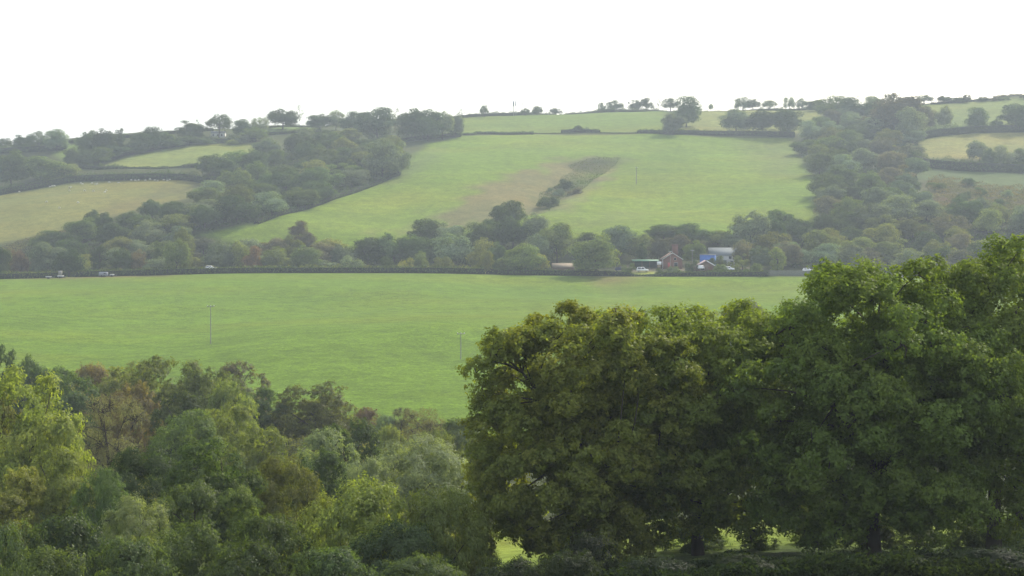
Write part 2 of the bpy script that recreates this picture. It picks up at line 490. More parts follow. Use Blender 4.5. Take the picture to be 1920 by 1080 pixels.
def leaf_quads(P, Nrm, L, W, r, droop=0.0):
    n = len(P)
    t = r.normal(size=(n, 3)); t[:, 2] -= droop
    t -= (t * Nrm).sum(1, keepdims=True) * Nrm
    t /= np.linalg.norm(t, axis=1, keepdims=True) + 1e-9
    b = np.cross(Nrm, t)
    L = np.broadcast_to(L, (n,))[:, None] * r.uniform(0.65, 1.35, (n, 1)); W = np.broadcast_to(W, (n,))[:, None] * r.uniform(0.7, 1.3, (n, 1))
    k = r.uniform(-0.18, 0.18, (n, 1))
    a0 = P - t * L * 0.5; a1 = P + b * W * 0.5 + t * L * k + Nrm * W * 0.15
    a2 = P + t * L * 0.5; a3 = P - b * W * 0.5 + t * L * k + Nrm * W * 0.15
    V_ = np.stack([a0, a1, a2, a3], 1).reshape(-1, 3)
    return V_, np.arange(4 * n).reshape(n, 4)


def unit(v):
    return v / (np.linalg.norm(v, axis=-1, keepdims=True) + 1e-9)


def tube(pts, radii, sides=6):
    pts = np.asarray(pts, float); n = len(pts)
    d = unit(np.gradient(pts, axis=0))
    ref = np.where(np.abs(d[:, 2:3]) > 0.9, np.array([[1.0, 0, 0]]), np.array([[0, 0, 1.0]]))
    u = unit(np.cross(d, ref)); v = np.cross(d, u)
    a = np.arange(sides) / sides * 2 * math.pi
    ring = np.cos(a)[None, :, None] * u[:, None] + np.sin(a)[None, :, None] * v[:, None]
    V_ = (pts[:, None] + ring * np.asarray(radii)[:, None, None]).reshape(-1, 3)
    i = np.arange(n - 1)[:, None] * sides; j = np.arange(sides)[None]; j2 = (j + 1) % sides
    q = np.stack([i + j, i + j2, i + sides + j2, i + sides + j], -1).reshape(-1, 4)
    return V_, q


def cat_tubes(ts):
    Vs, Qs, o = [], [], 0
    for v, q in ts:
        Vs.append(v); Qs.append(q + o); o += len(v)
    return np.concatenate(Vs), np.concatenate(Qs)


def set_tint(me, tint):
    a = me.attributes.new('tint', 'FLOAT_COLOR', 'POINT')
    c = np.ones((len(me.vertices), 4), np.float32)
    c[:, :2] = np.repeat(tint, 4, 0)
    a.data.foreach_set('color', c.ravel())


class Kind:
    def __init__(s, crown, trunk, H, W):
        s.crown, s.trunk, s.H, s.W = crown, trunk, H, W


def grow(seed, H=12., W=11., cb=0.12, nl=26, lr=0.2, leaves=3500, L=0.6, Wd=0.42, flat=0.8, shape='round', tufts=0, mat=None,
         rand=0.4, limbs=7, fill=0.25, droop=0.0, twigs=0, D=None, tr=0.028, coh=0.45, pw=None):
    r = np.random.default_rng(seed)
    zc, rz = (cb + 1) / 2 * H, (1 - cb) / 2 * H
    D = D or W
    # clump centres over the crown's outside, some inside
    n0 = nl * 4
    i = np.arange(n0) + 0.5
    ph = np.arccos(1 - 2 * i / n0); th = math.pi * (1 + 5 ** 0.5) * i + r.uniform(0, 6)
    dirs = np.stack([np.cos(th) * np.sin(ph), np.sin(th) * np.sin(ph), np.cos(ph)], 1)
    dirs = unit(dirs + r.normal(0, 0.25, dirs.shape))
    keep = r.permutation(n0)
    lo = {'round': -0.75, 'umbrella': -0.4, 'shrub': -0.3, 'column': -0.9, 'oak': -0.97}[shape]
    keep = [k for k in keep if dirs[k, 2] > lo][:nl]
    dirs = dirs[keep]
    rad = r.uniform(0.66 if shape == 'umbrella' else 0.76, 0.93, (len(dirs), 1))
    if shape == 'oak':                                           # boughs that stand out, with hollows between them
        bd = unit(r.normal(size=(26, 3)) + np.array([0, 0, 0.25])); ca = np.clip(dirs @ bd.T, -1, 1)
        rad *= (0.80 + 0.24 * np.exp(-(np.arccos(ca) / 0.34) ** 2).max(1))[:, None]
    inner = r.random(len(dirs)) < fill
    rad[inner] *= r.uniform(0.3, 0.75, (inner.sum(), 1))
    ax = np.array([W / 2, D / 2, rz])
    if shape == 'shrub':
        zc, rz = cb * H, H * (1 - cb); ax = np.array([W / 2, D / 2, rz])
    lobr = lr * W * r.uniform(0.65, 1.25, (len(dirs), 1))
    pw = pw or (2.7 if shape == 'oak' else 2.3)
    sd_ = dirs / (np.abs(dirs) ** pw).sum(1, keepdims=True) ** (1 / pw)        # fuller than an ellipsoid
    C = sd_ * np.maximum(ax - lobr * np.array([1, 1, flat]) * 0.9, ax * 0.2) * (rad / 0.82)
    if shape == 'oak':       # broad shouldered, uneven outline
        C[:, :2] *= 1.0 + 0.08 * np.sin(C[:, 2:3] * 0.6 + seed) + 0.30 * np.clip(-C[:, 2:3] / rz, 0, 1)
    C[:, 2] += zc
    if shape == 'umbrella':
        C[:, 2] += -0.15 * H * (np.hypot(C[:, 0], C[:, 1]) / (W / 2)) ** 2
    nlb = len(C)
    wgt = (lobr[:, 0] ** 2); wgt /= wgt.sum()
    li = r.choice(nlb, leaves, p=wgt)
    if tufts:
        tc = unit(r.normal(size=(nlb * tufts, 3)) + np.array([0, 0, 0.35]))
        tcr = (r.uniform(0.35, 1.12, (nlb * tufts, 1))) ** 0.6
        tp = (tc * tcr).reshape(nlb, tufts, 3)
        k = r.integers(0, tufts, leaves)
        p = tp[li, k] + r.normal(0, 0.14, (leaves, 3))
        ttint = r.random((nlb, tufts))[li, k]
    else:
        p = unit(r.normal(size=(leaves, 3)) + np.array([0, 0, 0.3])) * (r.uniform(0.25, 1.1, (leaves, 1))) ** 0.55
        ttint = r.random(leaves)
    out = unit(p * np.array([1, 1, 1.0]))
    P = C[li] + p * lobr[li] * np.array([1, 1, flat])
    keep = P[:, 2] > 0.03 * H
    if shape in ('round', 'oak', 'umbrella'):
        keep &= P[:, 2] > cb * H * 0.7
    P, out, li, ttint = P[keep], out[keep], li[keep], ttint[keep]
    fx = (W / 2) / np.percentile(np.abs(P[:, 0]), 98.5); fy = (D / 2) / np.percentile(np.abs(P[:, 1]), 98.5)
    zt = np.percentile(P[:, 2], 99.3); _ = 0
    fit = lambda A: np.stack([A[:, 0] * fx, A[:, 1] * fy, np.where(A[:, 2] > cb * H, cb * H + (A[:, 2] - cb * H) * (H * (1 - cb)) / (zt - cb * H), A[:, 2])], 1)
    P = fit(P); C = fit(C)
    whole = unit(P - np.array([0, 0, zc * 0.8]))
    Nn = unit(out * 0.75 + whole * coh + r.normal(0, rand, P.shape) + np.array([0, 0, 0.2]))
    V_, q = leaf_quads(P, Nn, L, Wd, r, droop)
    me = np_mesh('crown', V_, [q], [mat or LEAF])
    lt = r.random(nlb)
    warmish = np.clip(lt[li] * 0.65 + ttint * 0.25 + r.random(len(P)) * 0.25 - 0.05, 0, 1)
    bright = np.clip(0.5 + (ttint - 0.5) * 0.35 + (r.random(len(P)) - 0.5) * 0.6, 0, 1)
    set_tint(me, np.stack([warmish, bright], 1))
    # trunk and limbs
    ts = []
    tb = zc if shape != 'umbrella' else 0.55 * H
    bend = r.normal(0, 0.02 * H, (5, 2)); bend[0] = 0
    tz = np.linspace(-0.06 * H, tb, 5)
    tpts = np.concatenate([np.cumsum(bend, 0) * 0.5, tz[:, None]], 1)
    ts.append(tube(tpts, H * tr * np.array([1.35, 1.0, 0.85, 0.65, 0.4]), 7))
    mains, order = [], r.permutation(nlb)[:min(limbs, nlb)]
    for n_, k in enumerate(order):
        bpt = C[k]
        if n_ < 7:
            a = tpts[r.integers(2, 5)]; lr_ = 0.5
        else:
            mp = np.concatenate(mains); dd_ = np.linalg.norm(mp - (bpt * 0.75 + tpts[3] * 0.25), axis=1)
            a = mp[np.argmin(dd_)]; lr_ = 0.2
        mid = a * 0.5 + bpt * 0.5 + r.normal(0, 0.05 * W, 3) * np.array([1, 1, 0.5]) + np.array([0, 0, 0.04 * H])
        t = np.linspace(0, 1, 5)[:, None]
        crv = a * (1 - t) ** 2 + 2 * mid * t * (1 - t) + bpt * t * t
        if n_ < 7:
            mains.append(crv[1:4])
        ts.append(tube(crv, H * tr * lr_ * np.array([1, 0.8, 0.6, 0.4, 0.18]), 5))
    for k in range(twigs):
        c = C[order[r.integers(0, len(order))]]; e = c + unit(r.normal(size=3) + np.array([0, 0, 0.5])) * lr * W * r.uniform(0.5, 0.95)
        ts.append(tube(np.stack([c, (c + e) / 2 + r.normal(0, 0.02 * W, 3), e]), H * np.array([0.004, 0.003, 0.0012]), 3))
    tv, tq = cat_tubes(ts)
    tm = np_mesh('trunk', tv, [tq], [BARK], smooth=True)
    return Kind(me, tm, H, W)


# far broadleaf trees, a few of each habit
FARR = [grow(100 + i, cb=0.03, coh=0.8, nl=26 + 4 * (i % 3), lr=0.19 + 0.02 * (i % 2), leaves=6500, L=0.62, Wd=0.45, tr=0.022, rand=0.36) for i in range(7)]
FARU = [grow(120 + i, H=11, W=14, cb=0.14, nl=34, lr=0.15, leaves=4200, L=0.55, Wd=0.4, shape='umbrella', flat=0.7, limbs=12, fill=0.2, tr=0.04) for i in range(3)]
FARO = [grow(130 + i, H=11, W=12, cb=0.06, nl=30, lr=0.16, leaves=4200, L=0.55, Wd=0.4, limbs=14, fill=0.2, tr=0.04) for i in range(3)]
FARS = [grow(140 + i, H=11, W=7, cb=0.2, nl=16, lr=0.14, leaves=480, L=0.4, Wd=0.28, limbs=14, fill=0.1, twigs=50, tr=0.02) for i in range(2)]
FARB = [grow(150 + i, H=5, W=9, cb=0.05, nl=18, lr=0.17, leaves=3000, L=0.5, Wd=0.36, shape='shrub', limbs=3) for i in range(3)]
FARC = [grow(160 + i, H=12, W=5, cb=0.04, nl=22, lr=0.24, leaves=3200, L=0.5, Wd=0.34, shape='column', limbs=4, flat=1.1) for i in range(2)]
# trees of the wood in the valley below
MIDR = [grow(200 + i, H=12, W=11, cb=0.03, nl=80, lr=0.115, coh=0.75, leaves=32000, L=0.27, Wd=0.18, tufts=26, limbs=16, mat=LEAFN) for i in range(5)]
MIDF = [grow(220 + i, H=9, W=12, cb=0.03, nl=95, lr=0.105, leaves=60000, L=0.30, Wd=0.09, tufts=40, limbs=14, mat=LEAFN, rand=0.45, droop=-0.6, shape='shrub', twigs=60, coh=1.0, tr=0.02) for i in range(2)]
MIDS = [grow(230 + i, H=11, W=10, cb=0.1, nl=40, lr=0.14, leaves=13000, L=0.2, Wd=0.1, tufts=30, limbs=24, mat=LEAFN, twigs=420, rand=0.8) for i in range(2)]
MIDB = [grow(240 + i, H=5, W=9, cb=0.02, nl=70, lr=0.115, coh=0.9, leaves=30000, L=0.2, Wd=0.12, tufts=26, limbs=10, mat=LEAFN, shape='shrub') for i in range(3)]
KINDS = {'r': FARR, 'u': FARU, 'o': FARO, 's': FARS, 'b': FARB, 'c': FARC, 'R': MIDR, 'F': MIDF, 'S': MIDS, 'B': MIDB}

PAL = {  'E': ('deep green', (0.064, 0.090, 0.036), 0.15), 'H': ('blackish green', (0.022, 0.034, 0.015), 0.15),  # blackish green: shade under the oaks put into the leaf colour
    # word, albedo, how much of the crown has turned
    'D': ('dark green', (0.060, 0.090, 0.029), 0.18), 'M': ('mid green', (0.090, 0.128, 0.036), 0.25),
    'O': ('olive green', (0.140, 0.160, 0.042), 0.2), 'Y': ('yellow green', (0.165, 0.185, 0.042), 0.25),
    'L': ('light green', (0.132, 0.168, 0.048), 0.3), 'G': ('grey green', (0.130, 0.165, 0.092), 0.06),
    'B': ('brownish', (0.122, 0.108, 0.054), 0.35), 'R': ('russet', (0.135, 0.094, 0.055), 0.25),
    'K': ('grey brown', (0.110, 0.112, 0.066), 0.3), 'P': ('pale grey green', (0.145, 0.175, 0.105), 0.06)}
counts = {}
ROUND_WORD = {'r': 'round', 'u': 'umbrella shaped', 'o': 'open crowned', 's': 'thin sparse', 'b': 'low', 'c': 'narrow', 'R': 'leafy', 'F': 'feathery', 'S': 'half bare twiggy', 'B': 'low dense'}
TNAME = {'u': 'oak_tree', 'o': 'oak_tree', 's': 'birch_tree', 'S': 'bare_tree', 'c': 'conifer_tree', 'b': 'shrub', 'B': 'shrub', 'F': 'willow_tree'}
LABELS = {}


def plant(px, top, w, at, kind, col, label, group=None, sink=0.0, rot=None, depth=None):
    """a tree whose crown top is seen at row `top`, w pixels wide; `at` = ('b', row of its foot on the far hill) or its distance in metres"""
    Y = yat(px, at[1]) if isinstance(at, tuple) else float(at)
    x, y = wp(px, Y)
    z = float(Hz(x, y)) - sink
    h = max((HY - top) / F * Y - z, 1.0)
    wm = w / F * Y
    ks = KINDS[kind]
    n = counts.get(kind, 0); counts[kind] = n + 1
    K = ks[n % len(ks)]
    nm = TNAME.get(kind, 'broadleaf_tree')
    root = bpy.data.objects.new(nm, None); COL.objects.link(root)
    root.empty_display_size = 0.5
    root.location = (x, y, z)
    root.rotation_euler = (0, 0, rot if rot is not None else random.uniform(0, 6.28))
    root.scale = (wm / K.W * 0.97, wm / K.W * 0.97, h / K.H * 0.985)
    word, rgb, warm = PAL[col]
    v = random.uniform(0.72, 1.42); g = random.uniform(-0.08, 0.08)
    c = link('crown', K.crown, root)
    c.color = (rgb[0] * v * (1 + g), rgb[1] * v, rgb[2] * v * (1 - g), min(1, warm * random.uniform(0.3, 1.1)))
    link('trunk', K.trunk, root)
    cat = 'shrub' if nm == 'shrub' else 'tree'
    lb = label if label.startswith('=') else f"{word} {ROUND_WORD[kind]} {cat} {label}"
    tag(root, lb.lstrip('='), cat, group)
    return root


# ----------------------------------------------------------------------------- skyline trees
SKY = [
    (10, 259, 26, 280, 'o', 'D', 'at the left picture edge on the skyline'),
    (40, 254, 32, 282, 'r', 'D', 'second from the left end of the skyline'),
    (72, 247, 46, 283, 'o', 'D', 'with sky glinting through, near the left skyline end'),
    (107, 243, 42, 284, 'r', 'G', 'at the right end of the far left skyline clump'),
    (166, 246, 46, 298, 'r', 'D', 'left of the pair above the hedge, past the skyline gap'),
    (196, 244, 44, 298, 'r', 'D', 'right of the pair past the far left skyline gap'),
    (225, 241, 18, 292, 'c', 'D', 'standing like a finger on the left skyline'),
    (264, 249, 34, 288, 'r', 'D', 'left of the rounded crown over the upper left field'),
    (286, 238, 42, 284, 'r', 'D', 'with a rounded crown above the upper left field'),
    (312, 248, 26, 278, 'r', 'M', 'low between two rounded crowns above the upper left field'),
    (355, 227, 44, 264, 'r', 'D', 'just left of the spreading oak by the white house'),
    (373, 223, 16, 262, 's', 'D', 'poking up left of the spreading oak by the white house'),
    (410, 214, 50, 258, 'u', 'D', 'spreading over the white house on the left skyline'),
    (455, 224, 34, 258, 'r', 'D', 'right of the spreading oak on the left skyline'),
    (488, 220, 34, 256, 'o', 'G', 'left of the big dark crown on the left skyline'),
    (530, 205, 54, 243, 'r', 'D', 'big and lopsided beside the thin birch on the skyline'),
    (561, 196, 15, 239, 's', 'P', 'like a birch, thin against the white sky'),
    (600, 214, 46, 244, 'r', 'D', 'right of the thin birch on the skyline'),
    (630, 207, 28, 244, 'r', 'G', 'paired with another, left of the tall skyline wood'),
    (660, 209, 36, 248, 'r', 'D', 'of the pair nearer to the tall skyline wood'),
    (708, 202, 72, 268, 'r', 'G', 'broadest of the tall skyline wood'),
    (747, 201, 22, 264, 's', 'K', 'seen as bare twigs inside the tall skyline wood'),
    (772, 204, 52, 264, 'r', 'D', 'just right of the bare twigs in the skyline wood'),
    (802, 206, 52, 264, 'r', 'D', 'in the middle of the right half of the skyline wood'),
    (830, 211, 40, 262, 'r', 'G', 'second from the right end of the skyline wood'),
    (853, 215, 30, 258, 'r', 'P', 'at the right end of the tall skyline wood'),
    (865, 204, 14, 222, 's', 'D', 'smaller of two lone trees on the crest hedge'),
    (908, 197, 17, 220, 'o', 'D', 'taller of two lone trees on the crest hedge'),
    (985, 203, 18, 217, 'o', 'D', 'right beside the thin masts on the crest'),
    (1007, 199, 17, 216, 'r', 'D', 'like a small ball on the crest right of the masts'),
    (1001, 195, 7, 216, 's', 'K', 'tiny, rising behind the ball shaped crest tree'),
    (1042, 203, 24, 214, 'u', 'D', 'small, alone between the masts and the crest oaks'),
    (1128, 192, 15, 210, 'o', 'G', 'small, left of the first crest oak'),
    (1152, 188, 34, 210, 'o', 'D', 'like a dome, first of the crest oaks'),
    (1190, 187, 26, 209, 'o', 'D', 'leaning, left of the branching crest oak'),
    (1212, 183, 30, 209, 'u', 'D', 'with clear forked branches on the crest'),
    (1235, 184, 13, 208, 's', 'K', 'nearly bare, between crest oaks'),
    (1257, 184, 32, 209, 'o', 'D', 'left of the largest dark crest tree'),
    (1287, 181, 50, 238, 'r', 'D', 'largest and darkest on the middle crest'),
    (1262, 214, 40, 253, 'r', 'P', 'below the darkest crest tree'),
    (1333, 194, 10, 207, 'u', 'P', 'tiny, alone against the sky'),
    (1393, 182, 34, 207, 'o', 'D', 'left of a touching pair on the right crest'),
    (1412, 185, 26, 207, 'o', 'D', 'right of a touching pair on the right crest'),
    (1443, 188, 30, 206, 'u', 'D', 'small, right of the touching crest pair'),
    (1480, 182, 24, 206, 'o', 'G', 'with gaps, left of the last open crest pair'),
    (1503, 184, 22, 206, 'o', 'G', 'with gaps, right of the last open crest pair'),
    (1530, 187, 34, 208, 'r', 'D', 'where the right crest wood begins'),
    (1380, 205, 56, 248, 'r', 'G', 'left of three in the clump below the crest pair'),
    (1430, 207, 60, 252, 'r', 'D', 'middle of three in the clump below the crest pair'),
    (1476, 204, 58, 254, 'r', 'D', 'right of three in the clump below the crest pair'),
    (1565, 180, 66, 222, 'r', 'M', 'broad, at the top left of the right wood'),
    (1600, 183, 50, 225, 'r', 'D', 'behind the top of the right wood'),
    (1613, 178, 15, 212, 's', 'G', 'with sky through it, at the top of the right wood'),
    (1638, 180, 34, 220, 'r', 'G', 'left of the great dome at the top of the right wood'),
    (1676, 176, 92, 248, 'r', 'K', 'forming the great dome at the top of the right wood'),
    (1708, 202, 50, 262, 'r', 'G', 'on the right shoulder of the great dome'),
    (1733, 178, 32, 196, 'o', 'D', 'with open branches, first on the right skyline field'),
    (1771, 180, 26, 194, 'r', 'D', 'second along the right skyline field'),
    (1800, 182, 28, 193, 'r', 'D', 'third along the right skyline field'),
    (1813, 177, 14, 193, 'r', 'K', 'tallest of a low row on the right skyline'),
    (1842, 182, 24, 190, 'b', 'D', 'on the right skyline, first of the low end row'),
    (1862, 180, 20, 189, 'b', 'K', 'on the right skyline, second of the low end row'),
    (1884, 181, 26, 188, 'b', 'D', 'on the right skyline, third of the low end row'),
    (1919, 177, 16, 186, 'o', 'K', 'at the right end of the skyline'),
    (1830, 202, 40, 245, 'r', 'D', 'left of two standing over the upper right hedge'),
    (1903, 196, 54, 246, 'r', 'D', 'larger of two standing over the upper right hedge'),
    (1870, 224, 22, 244, 'r', 'D', 'small, between the two over the upper right hedge'),
    (1738, 200, 34, 246, 'r', 'K', 'hazy, beside the great dome over the right field'),
    (1770, 199, 32, 246, 'r', 'P', 'pale and tall in the upper right field'),
    (1838, 264, 42, 304, 'r', 'P', 'in front of the straw yellow field'),
    (1856, 278, 26, 318, 'r', 'D', 'standing in the lower right hedge'),
    (1882, 273, 42, 316, 'r', 'P', 'pale, right of the dark one in the lower right hedge'),
    (1917, 279, 40, 318, 'r', 'D', 'at the right edge over the lower right hedge'),
    (1818, 334, 28, 350, 'b', 'D', 'alone in the dull green right field'),
    (20, 283, 66, 352, 'r', 'D', 'below the far left skyline clump'),
    (78, 294, 84, 342, 'r', 'M', 'above the left end of the sheep field hedge'),
    (120, 305, 50, 335, 'r', 'O', 'at the hedge corner left of the upper left field'),
    (132, 277, 26, 318, 'r', 'D', 'in front of the tiny bright field patch'),
    (158, 282, 34, 314, 'r', 'D', 'first in the belt left of the upper left field'),
    (186, 276, 44, 308, 'r', 'M', 'second in the belt left of the upper left field'),
    (216, 272, 44, 298, 'r', 'D', 'third in the belt above the upper left field'),
    (248, 270, 40, 290, 'r', 'D', 'fourth in the belt above the upper left field'),
    (365, 259, 12, 270, 'o', 'L', 'small and bright under the white house'),
    (318, 260, 50, 277, 'r', 'D', 'in the low belt left of the white house'),
    (350, 256, 46, 271, 'r', 'D', 'just left of the white house'),
    (385, 260, 40, 270, 'b', 'D', 'in front of the white house'),
    (450, 250, 46, 268, 'b', 'G', 'right of the white house'),
    (474, 240, 44, 266, 'r', 'M', 'below the left skyline, right of the white house'),
    (440, 262, 34, 270, 'b', 'Y', 'bright, right below the white house'),
    (1085, 235, 16, 248, 'r', 'D', 'like a small cone on the mid hill hedge'),
    # gully
    (1056, 336, 40, 354, 'b', 'D', 'halfway down the gully'),
    (1042, 352, 34, 367, 'b', 'G', 'just below the dark one halfway down the gully'),
    (1028, 369, 44, 389, 'b', 'D', 'at the lower end of the gully'),
    (1078, 352, 30, 364, 'b', 'B', 'on the right bank of the gully'),
    # edge of the hill pasture
    (560, 414, 32, 448, 'r', 'B', 'alone at the left foot of the gully pasture'),
    (955, 377, 60, 440, 'r', 'D', 'tall and dark at the foot of the gully'),
    (745, 266, 44, 330, 'r', 'G', 'at the right corner of the left wood'),
    (718, 262, 66, 336, 'r', 'G', 'with a large dome at the right corner of the left wood'),
    (1408, 398, 68, 468, 'r', 'G', 'at the right foot of the gully pasture'),
    (1446, 414, 52, 485, 'r', 'D', 'tall and dark behind the right end of the farm'),
]
SKYEXTRA = {'r': 'trees along the skyline and hill hedges', 'b': 'shrubs on the hillside'}
for px, top, w, b, kd, cl, lb in SKY:
    plant(px, top, w * (1.12 if kd == 'r' else 1.0), ('b', b), kd, cl, lb, SKYEXTRA['b'] if kd == 'b' else SKYEXTRA['r'])

# ----------------------------------------------------------------------------- valley trees behind the lane and round the farm (distance given)
VAL = [
    (985, 458, 74, 606, 'r', 'L', 'rounded, overhanging the lane left of the brown shed'),
    (1008, 476, 40, 608, 'c', 'Y', 'right beside the brown shed by the lane'),
    (955, 470, 44, 612, 'r', 'L', 'left of the pale lane tree'),
    (1045, 419, 72, 650, 'r', 'L', 'with a broad crown behind the brown shed'),
    (1118, 442, 88, 600, 'r', 'L', 'biggest by the lane, between brown shed and white car'),
    (1165, 424, 74, 652, 'r', 'G', 'behind the biggest lane tree'),
    (1200, 440, 56, 648, 'r', 'O', 'behind the white car'),
    (1203, 456, 20, 632, 'c', 'D', 'pointed, behind the white car'),
    (1232, 446, 40, 640, 'r', 'K', 'left of the brick house'),
    (1245, 421, 70, 672, 'r', 'D', 'above the brick house'),
    (1300, 419, 70, 668, 'r', 'D', 'above the blue building'),
    (1270, 440, 50, 652, 'r', 'K', 'behind the brick house chimney'),
    (1302, 452, 44, 638, 'r', 'M', 'between brick house and blue building'),
    (1345, 432, 50, 668, 'r', 'O', 'behind the grey roofed white house'),
    (1375, 436, 50, 664, 'r', 'G', 'behind the right end of the grey roof'),
    (1398, 452, 44, 622, 'r', 'K', 'russet tinged, covering the right end of the white house'),
    (1424, 462, 40, 616, 'r', 'G', 'right of the white house garden'),
    (1457, 464, 30, 606, 'c', 'L', 'slim, by the lane wall'),
    (1380, 488, 34, 613, 'b', 'O', 'in front of the white house'),
    (1352, 496, 30, 606, 'b', 'M', 'by the lane before the low mauve roof'),
    (1352, 480, 22, 620, 'r', 'G', 'loose, in front of the left half of the white house'),
    (1333, 484, 22, 617, 'r', 'D', 'dark, between blue building and white house wall'),
    (1392, 476, 30, 619, 'r', 'Y', 'golden leaved, right of the white wall'),
    (1412, 494, 40, 606, 'b', 'M', 'by the lane below the white house garden'),
    (1296, 488, 24, 612, 'b', 'D', 'between the brick house and the low mauve roof'),
    (1262, 500, 30, 606, 'b', 'G', 'before the brick house wall'),
    (1237, 503, 18, 606, 'b', 'M', 'at the right end of the small lawn'),
    (1178, 494, 26, 614, 'b', 'M', 'left of the white car'),
    (690, 446, 74, 648, 'r', 'D', 'at the left end of the dark copse below the hill pasture'),
    (738, 440, 78, 650, 'r', 'D', 'second in the dark copse below the hill pasture'),
    (790, 442, 78, 650, 'r', 'D', 'third in the dark copse below the hill pasture'),
    (845, 440, 76, 648, 'r', 'G', 'fourth in the dark copse below the hill pasture'),
    (890, 418, 72, 660, 'r', 'D', 'taller, at the right of the dark copse'),
    (798, 411, 62, 672, 'r', 'D', 'upper left of two above the dark copse'),
    (838, 418, 66, 670, 'r', 'G', 'upper right of two above the dark copse'),
    (920, 412, 60, 668, 'r', 'D', 'below the tall dark one at the gully foot'),
    (962, 408, 78, 668, 'r', 'D', 'broad, at the foot of the gully'),
    (1002, 402, 60, 668, 'r', 'G', 'right of the gully foot'),
    (905, 448, 56, 632, 'r', 'O', 'in front of the dark copse, right end'),
    (1100, 436, 50, 664, 'r', 'D', 'behind the crown of the biggest lane tree'),
    (1010, 440, 50, 640, 'r', 'G', 'behind the pale lane trees'),
    (930, 455, 40, 628, 'r', 'D', 'dark, behind the hedge gap'),
    (345, 428, 36, 612, 'r', 'O', 'tall at the lane left of the hedge, spindly crown'),
    (332, 450, 50, 604, 'r', 'M', 'leaning over the left lane hedge'),
    (298, 452, 26, 625, 'c', 'D', 'pointed, behind the left lane hedge'),
    (188, 462, 34, 618, 'c', 'D', 'dark and pointed at the left lane hedge'),
    (455, 454, 46, 630, 'r', 'Y', 'turning yellow behind the left lane hedge'),
    (408, 452, 56, 626, 'r', 'G', 'above the white car in the lane'),
    (474, 462, 36, 622, 'r', 'R', 'orange tinted behind the left lane hedge'),
    (88, 455, 70, 628, 'r', 'G', 'rounded, behind the far left lane hedge'),
    (38, 470, 50, 626, 'b', 'R', 'reddish, behind the far left lane hedge'),
    (0, 458, 36, 612, 'r', 'D', 'at the left picture edge above the lane hedge'),
    (130, 468, 60, 616, 'r', 'D', 'at the gap in the far left lane hedge'),
    (228, 466, 40, 618, 'r', 'M', 'behind the middle of the left lane hedge'),
    (262, 470, 34, 620, 'r', 'B', 'brown tinged, behind the left lane hedge'),
    (790, 472, 26, 614, 'r', 'L', 'small and bright before the dark copse'),
    (730, 480, 40, 612, 'b', 'D', 'before the left of the dark copse'),
    (760, 484, 40, 611, 'b', 'Y', 'bright, before the dark copse'),
    (830, 482, 46, 611, 'b', 'O', 'before the right of the dark copse'),
    (470, 448, 62, 648, 'r', 'G', 'left end of the thicket at the foot of the gully pasture'),
    (512, 447, 60, 646, 'r', 'K', 'second in the thicket at the foot of the gully pasture'),
    (548, 442, 50, 648, 'r', 'O', 'third in the thicket at the foot of the gully pasture'),
    (598, 456, 70, 640, 'r', 'K', 'fourth in the thicket at the foot of the gully pasture'),
    (642, 460, 60, 640, 'r', 'G', 'last in the thicket, beside the dark copse'),
    (575, 462, 60, 628, 'r', 'M', 'in front of the thicket at the pasture foot'),
    (520, 464, 56, 626, 'r', 'O', 'low in front of the thicket at the pasture foot'),
    (655, 480, 60, 612, 'b', 'G', 'below the left end of the dark copse'),
    (910, 470, 30, 612, 'r', 'Y', 'yellow leaved, by the hedge gap'),
]
for px, top, w, Y, kd, cl, lb in VAL:
    plant(px, top, w, Y, kd, cl, lb, 'shrubs by the valley lane' if kd == 'b' else 'trees in the valley by the lane')


def scatter(P, n, dmin, seed, taken):
    r = np.random.default_rng(seed)
    x0, y0 = P.min(0); x1, y1 = P.max(0)
    pts = []
    for _ in range(n * 60):
        x = r.uniform(x0, x1); y = r.uniform(y0, y1)
        if not inside(np.array(x), np.array(y), P):
            continue
        if all((x - a) ** 2 + (y - b) ** 2 > dmin * dmin for a, b in pts) and all((x - a) ** 2 + (y - b) ** 2 > (dmin * 0.6) ** 2 for a, b in taken):
            pts.append((x, y))
            if len(pts) >= n:
                break
    return pts


taken = [(o.location.x, o.location.y) for o in SC.objects if o.type == 'EMPTY']
WOODS = [
    ('left hillside wood', poly([(490, 292), (560, 278), (640, 272), (700, 276), (745, 300), (748, 326), (650, 362), (480, 418), (385, 440), (330, 425), (345, 402), (400, 372), (385, 345), (400, 325), (470, 315)]), 46, 14, (9, 14), (14, 20), 'DDDMMGGDOM', 'r'),
    ('right hillside wood', poly([(1490, 275), (1530, 252), (1560, 225), (1700, 225), (1722, 255), (1715, 320), (1735, 400), (1700, 440), (1560, 440), (1530, 415), (1538, 370), (1518, 320)]), 52, 13.5, (9, 13), (13, 19), 'DGGGMMKGBOM', 'r'),
    ('copse under the sheep field', poly([(80, 470), (215, 428), (300, 408), (345, 432), (372, 455), (330, 480, 668), (100, 485, 660)]), 18, 12.0, (8, 12), (12, 16), 'DDMGGDO', 'r'),
    ('left valley thicket', np.array([wp(-60, 620), wp(640, 618), wp(640, 672), wp(430, 676), wp(100, 662), wp(-60, 665)]), 26, 10.5, (5.5, 9.5), (9, 14), 'GGKOMOODY', 'r'),
    ('right valley wood', np.array([wp(1470, 622), wp(1960, 618), wp(1960, 745), wp(1740, 720), wp(1420, 690)]), 40, 11.5, (9, 13), (11, 16), 'DGGMOOYKDL', 'r'),
]
ZONES = ('lower edge', 'middle', 'upper edge')
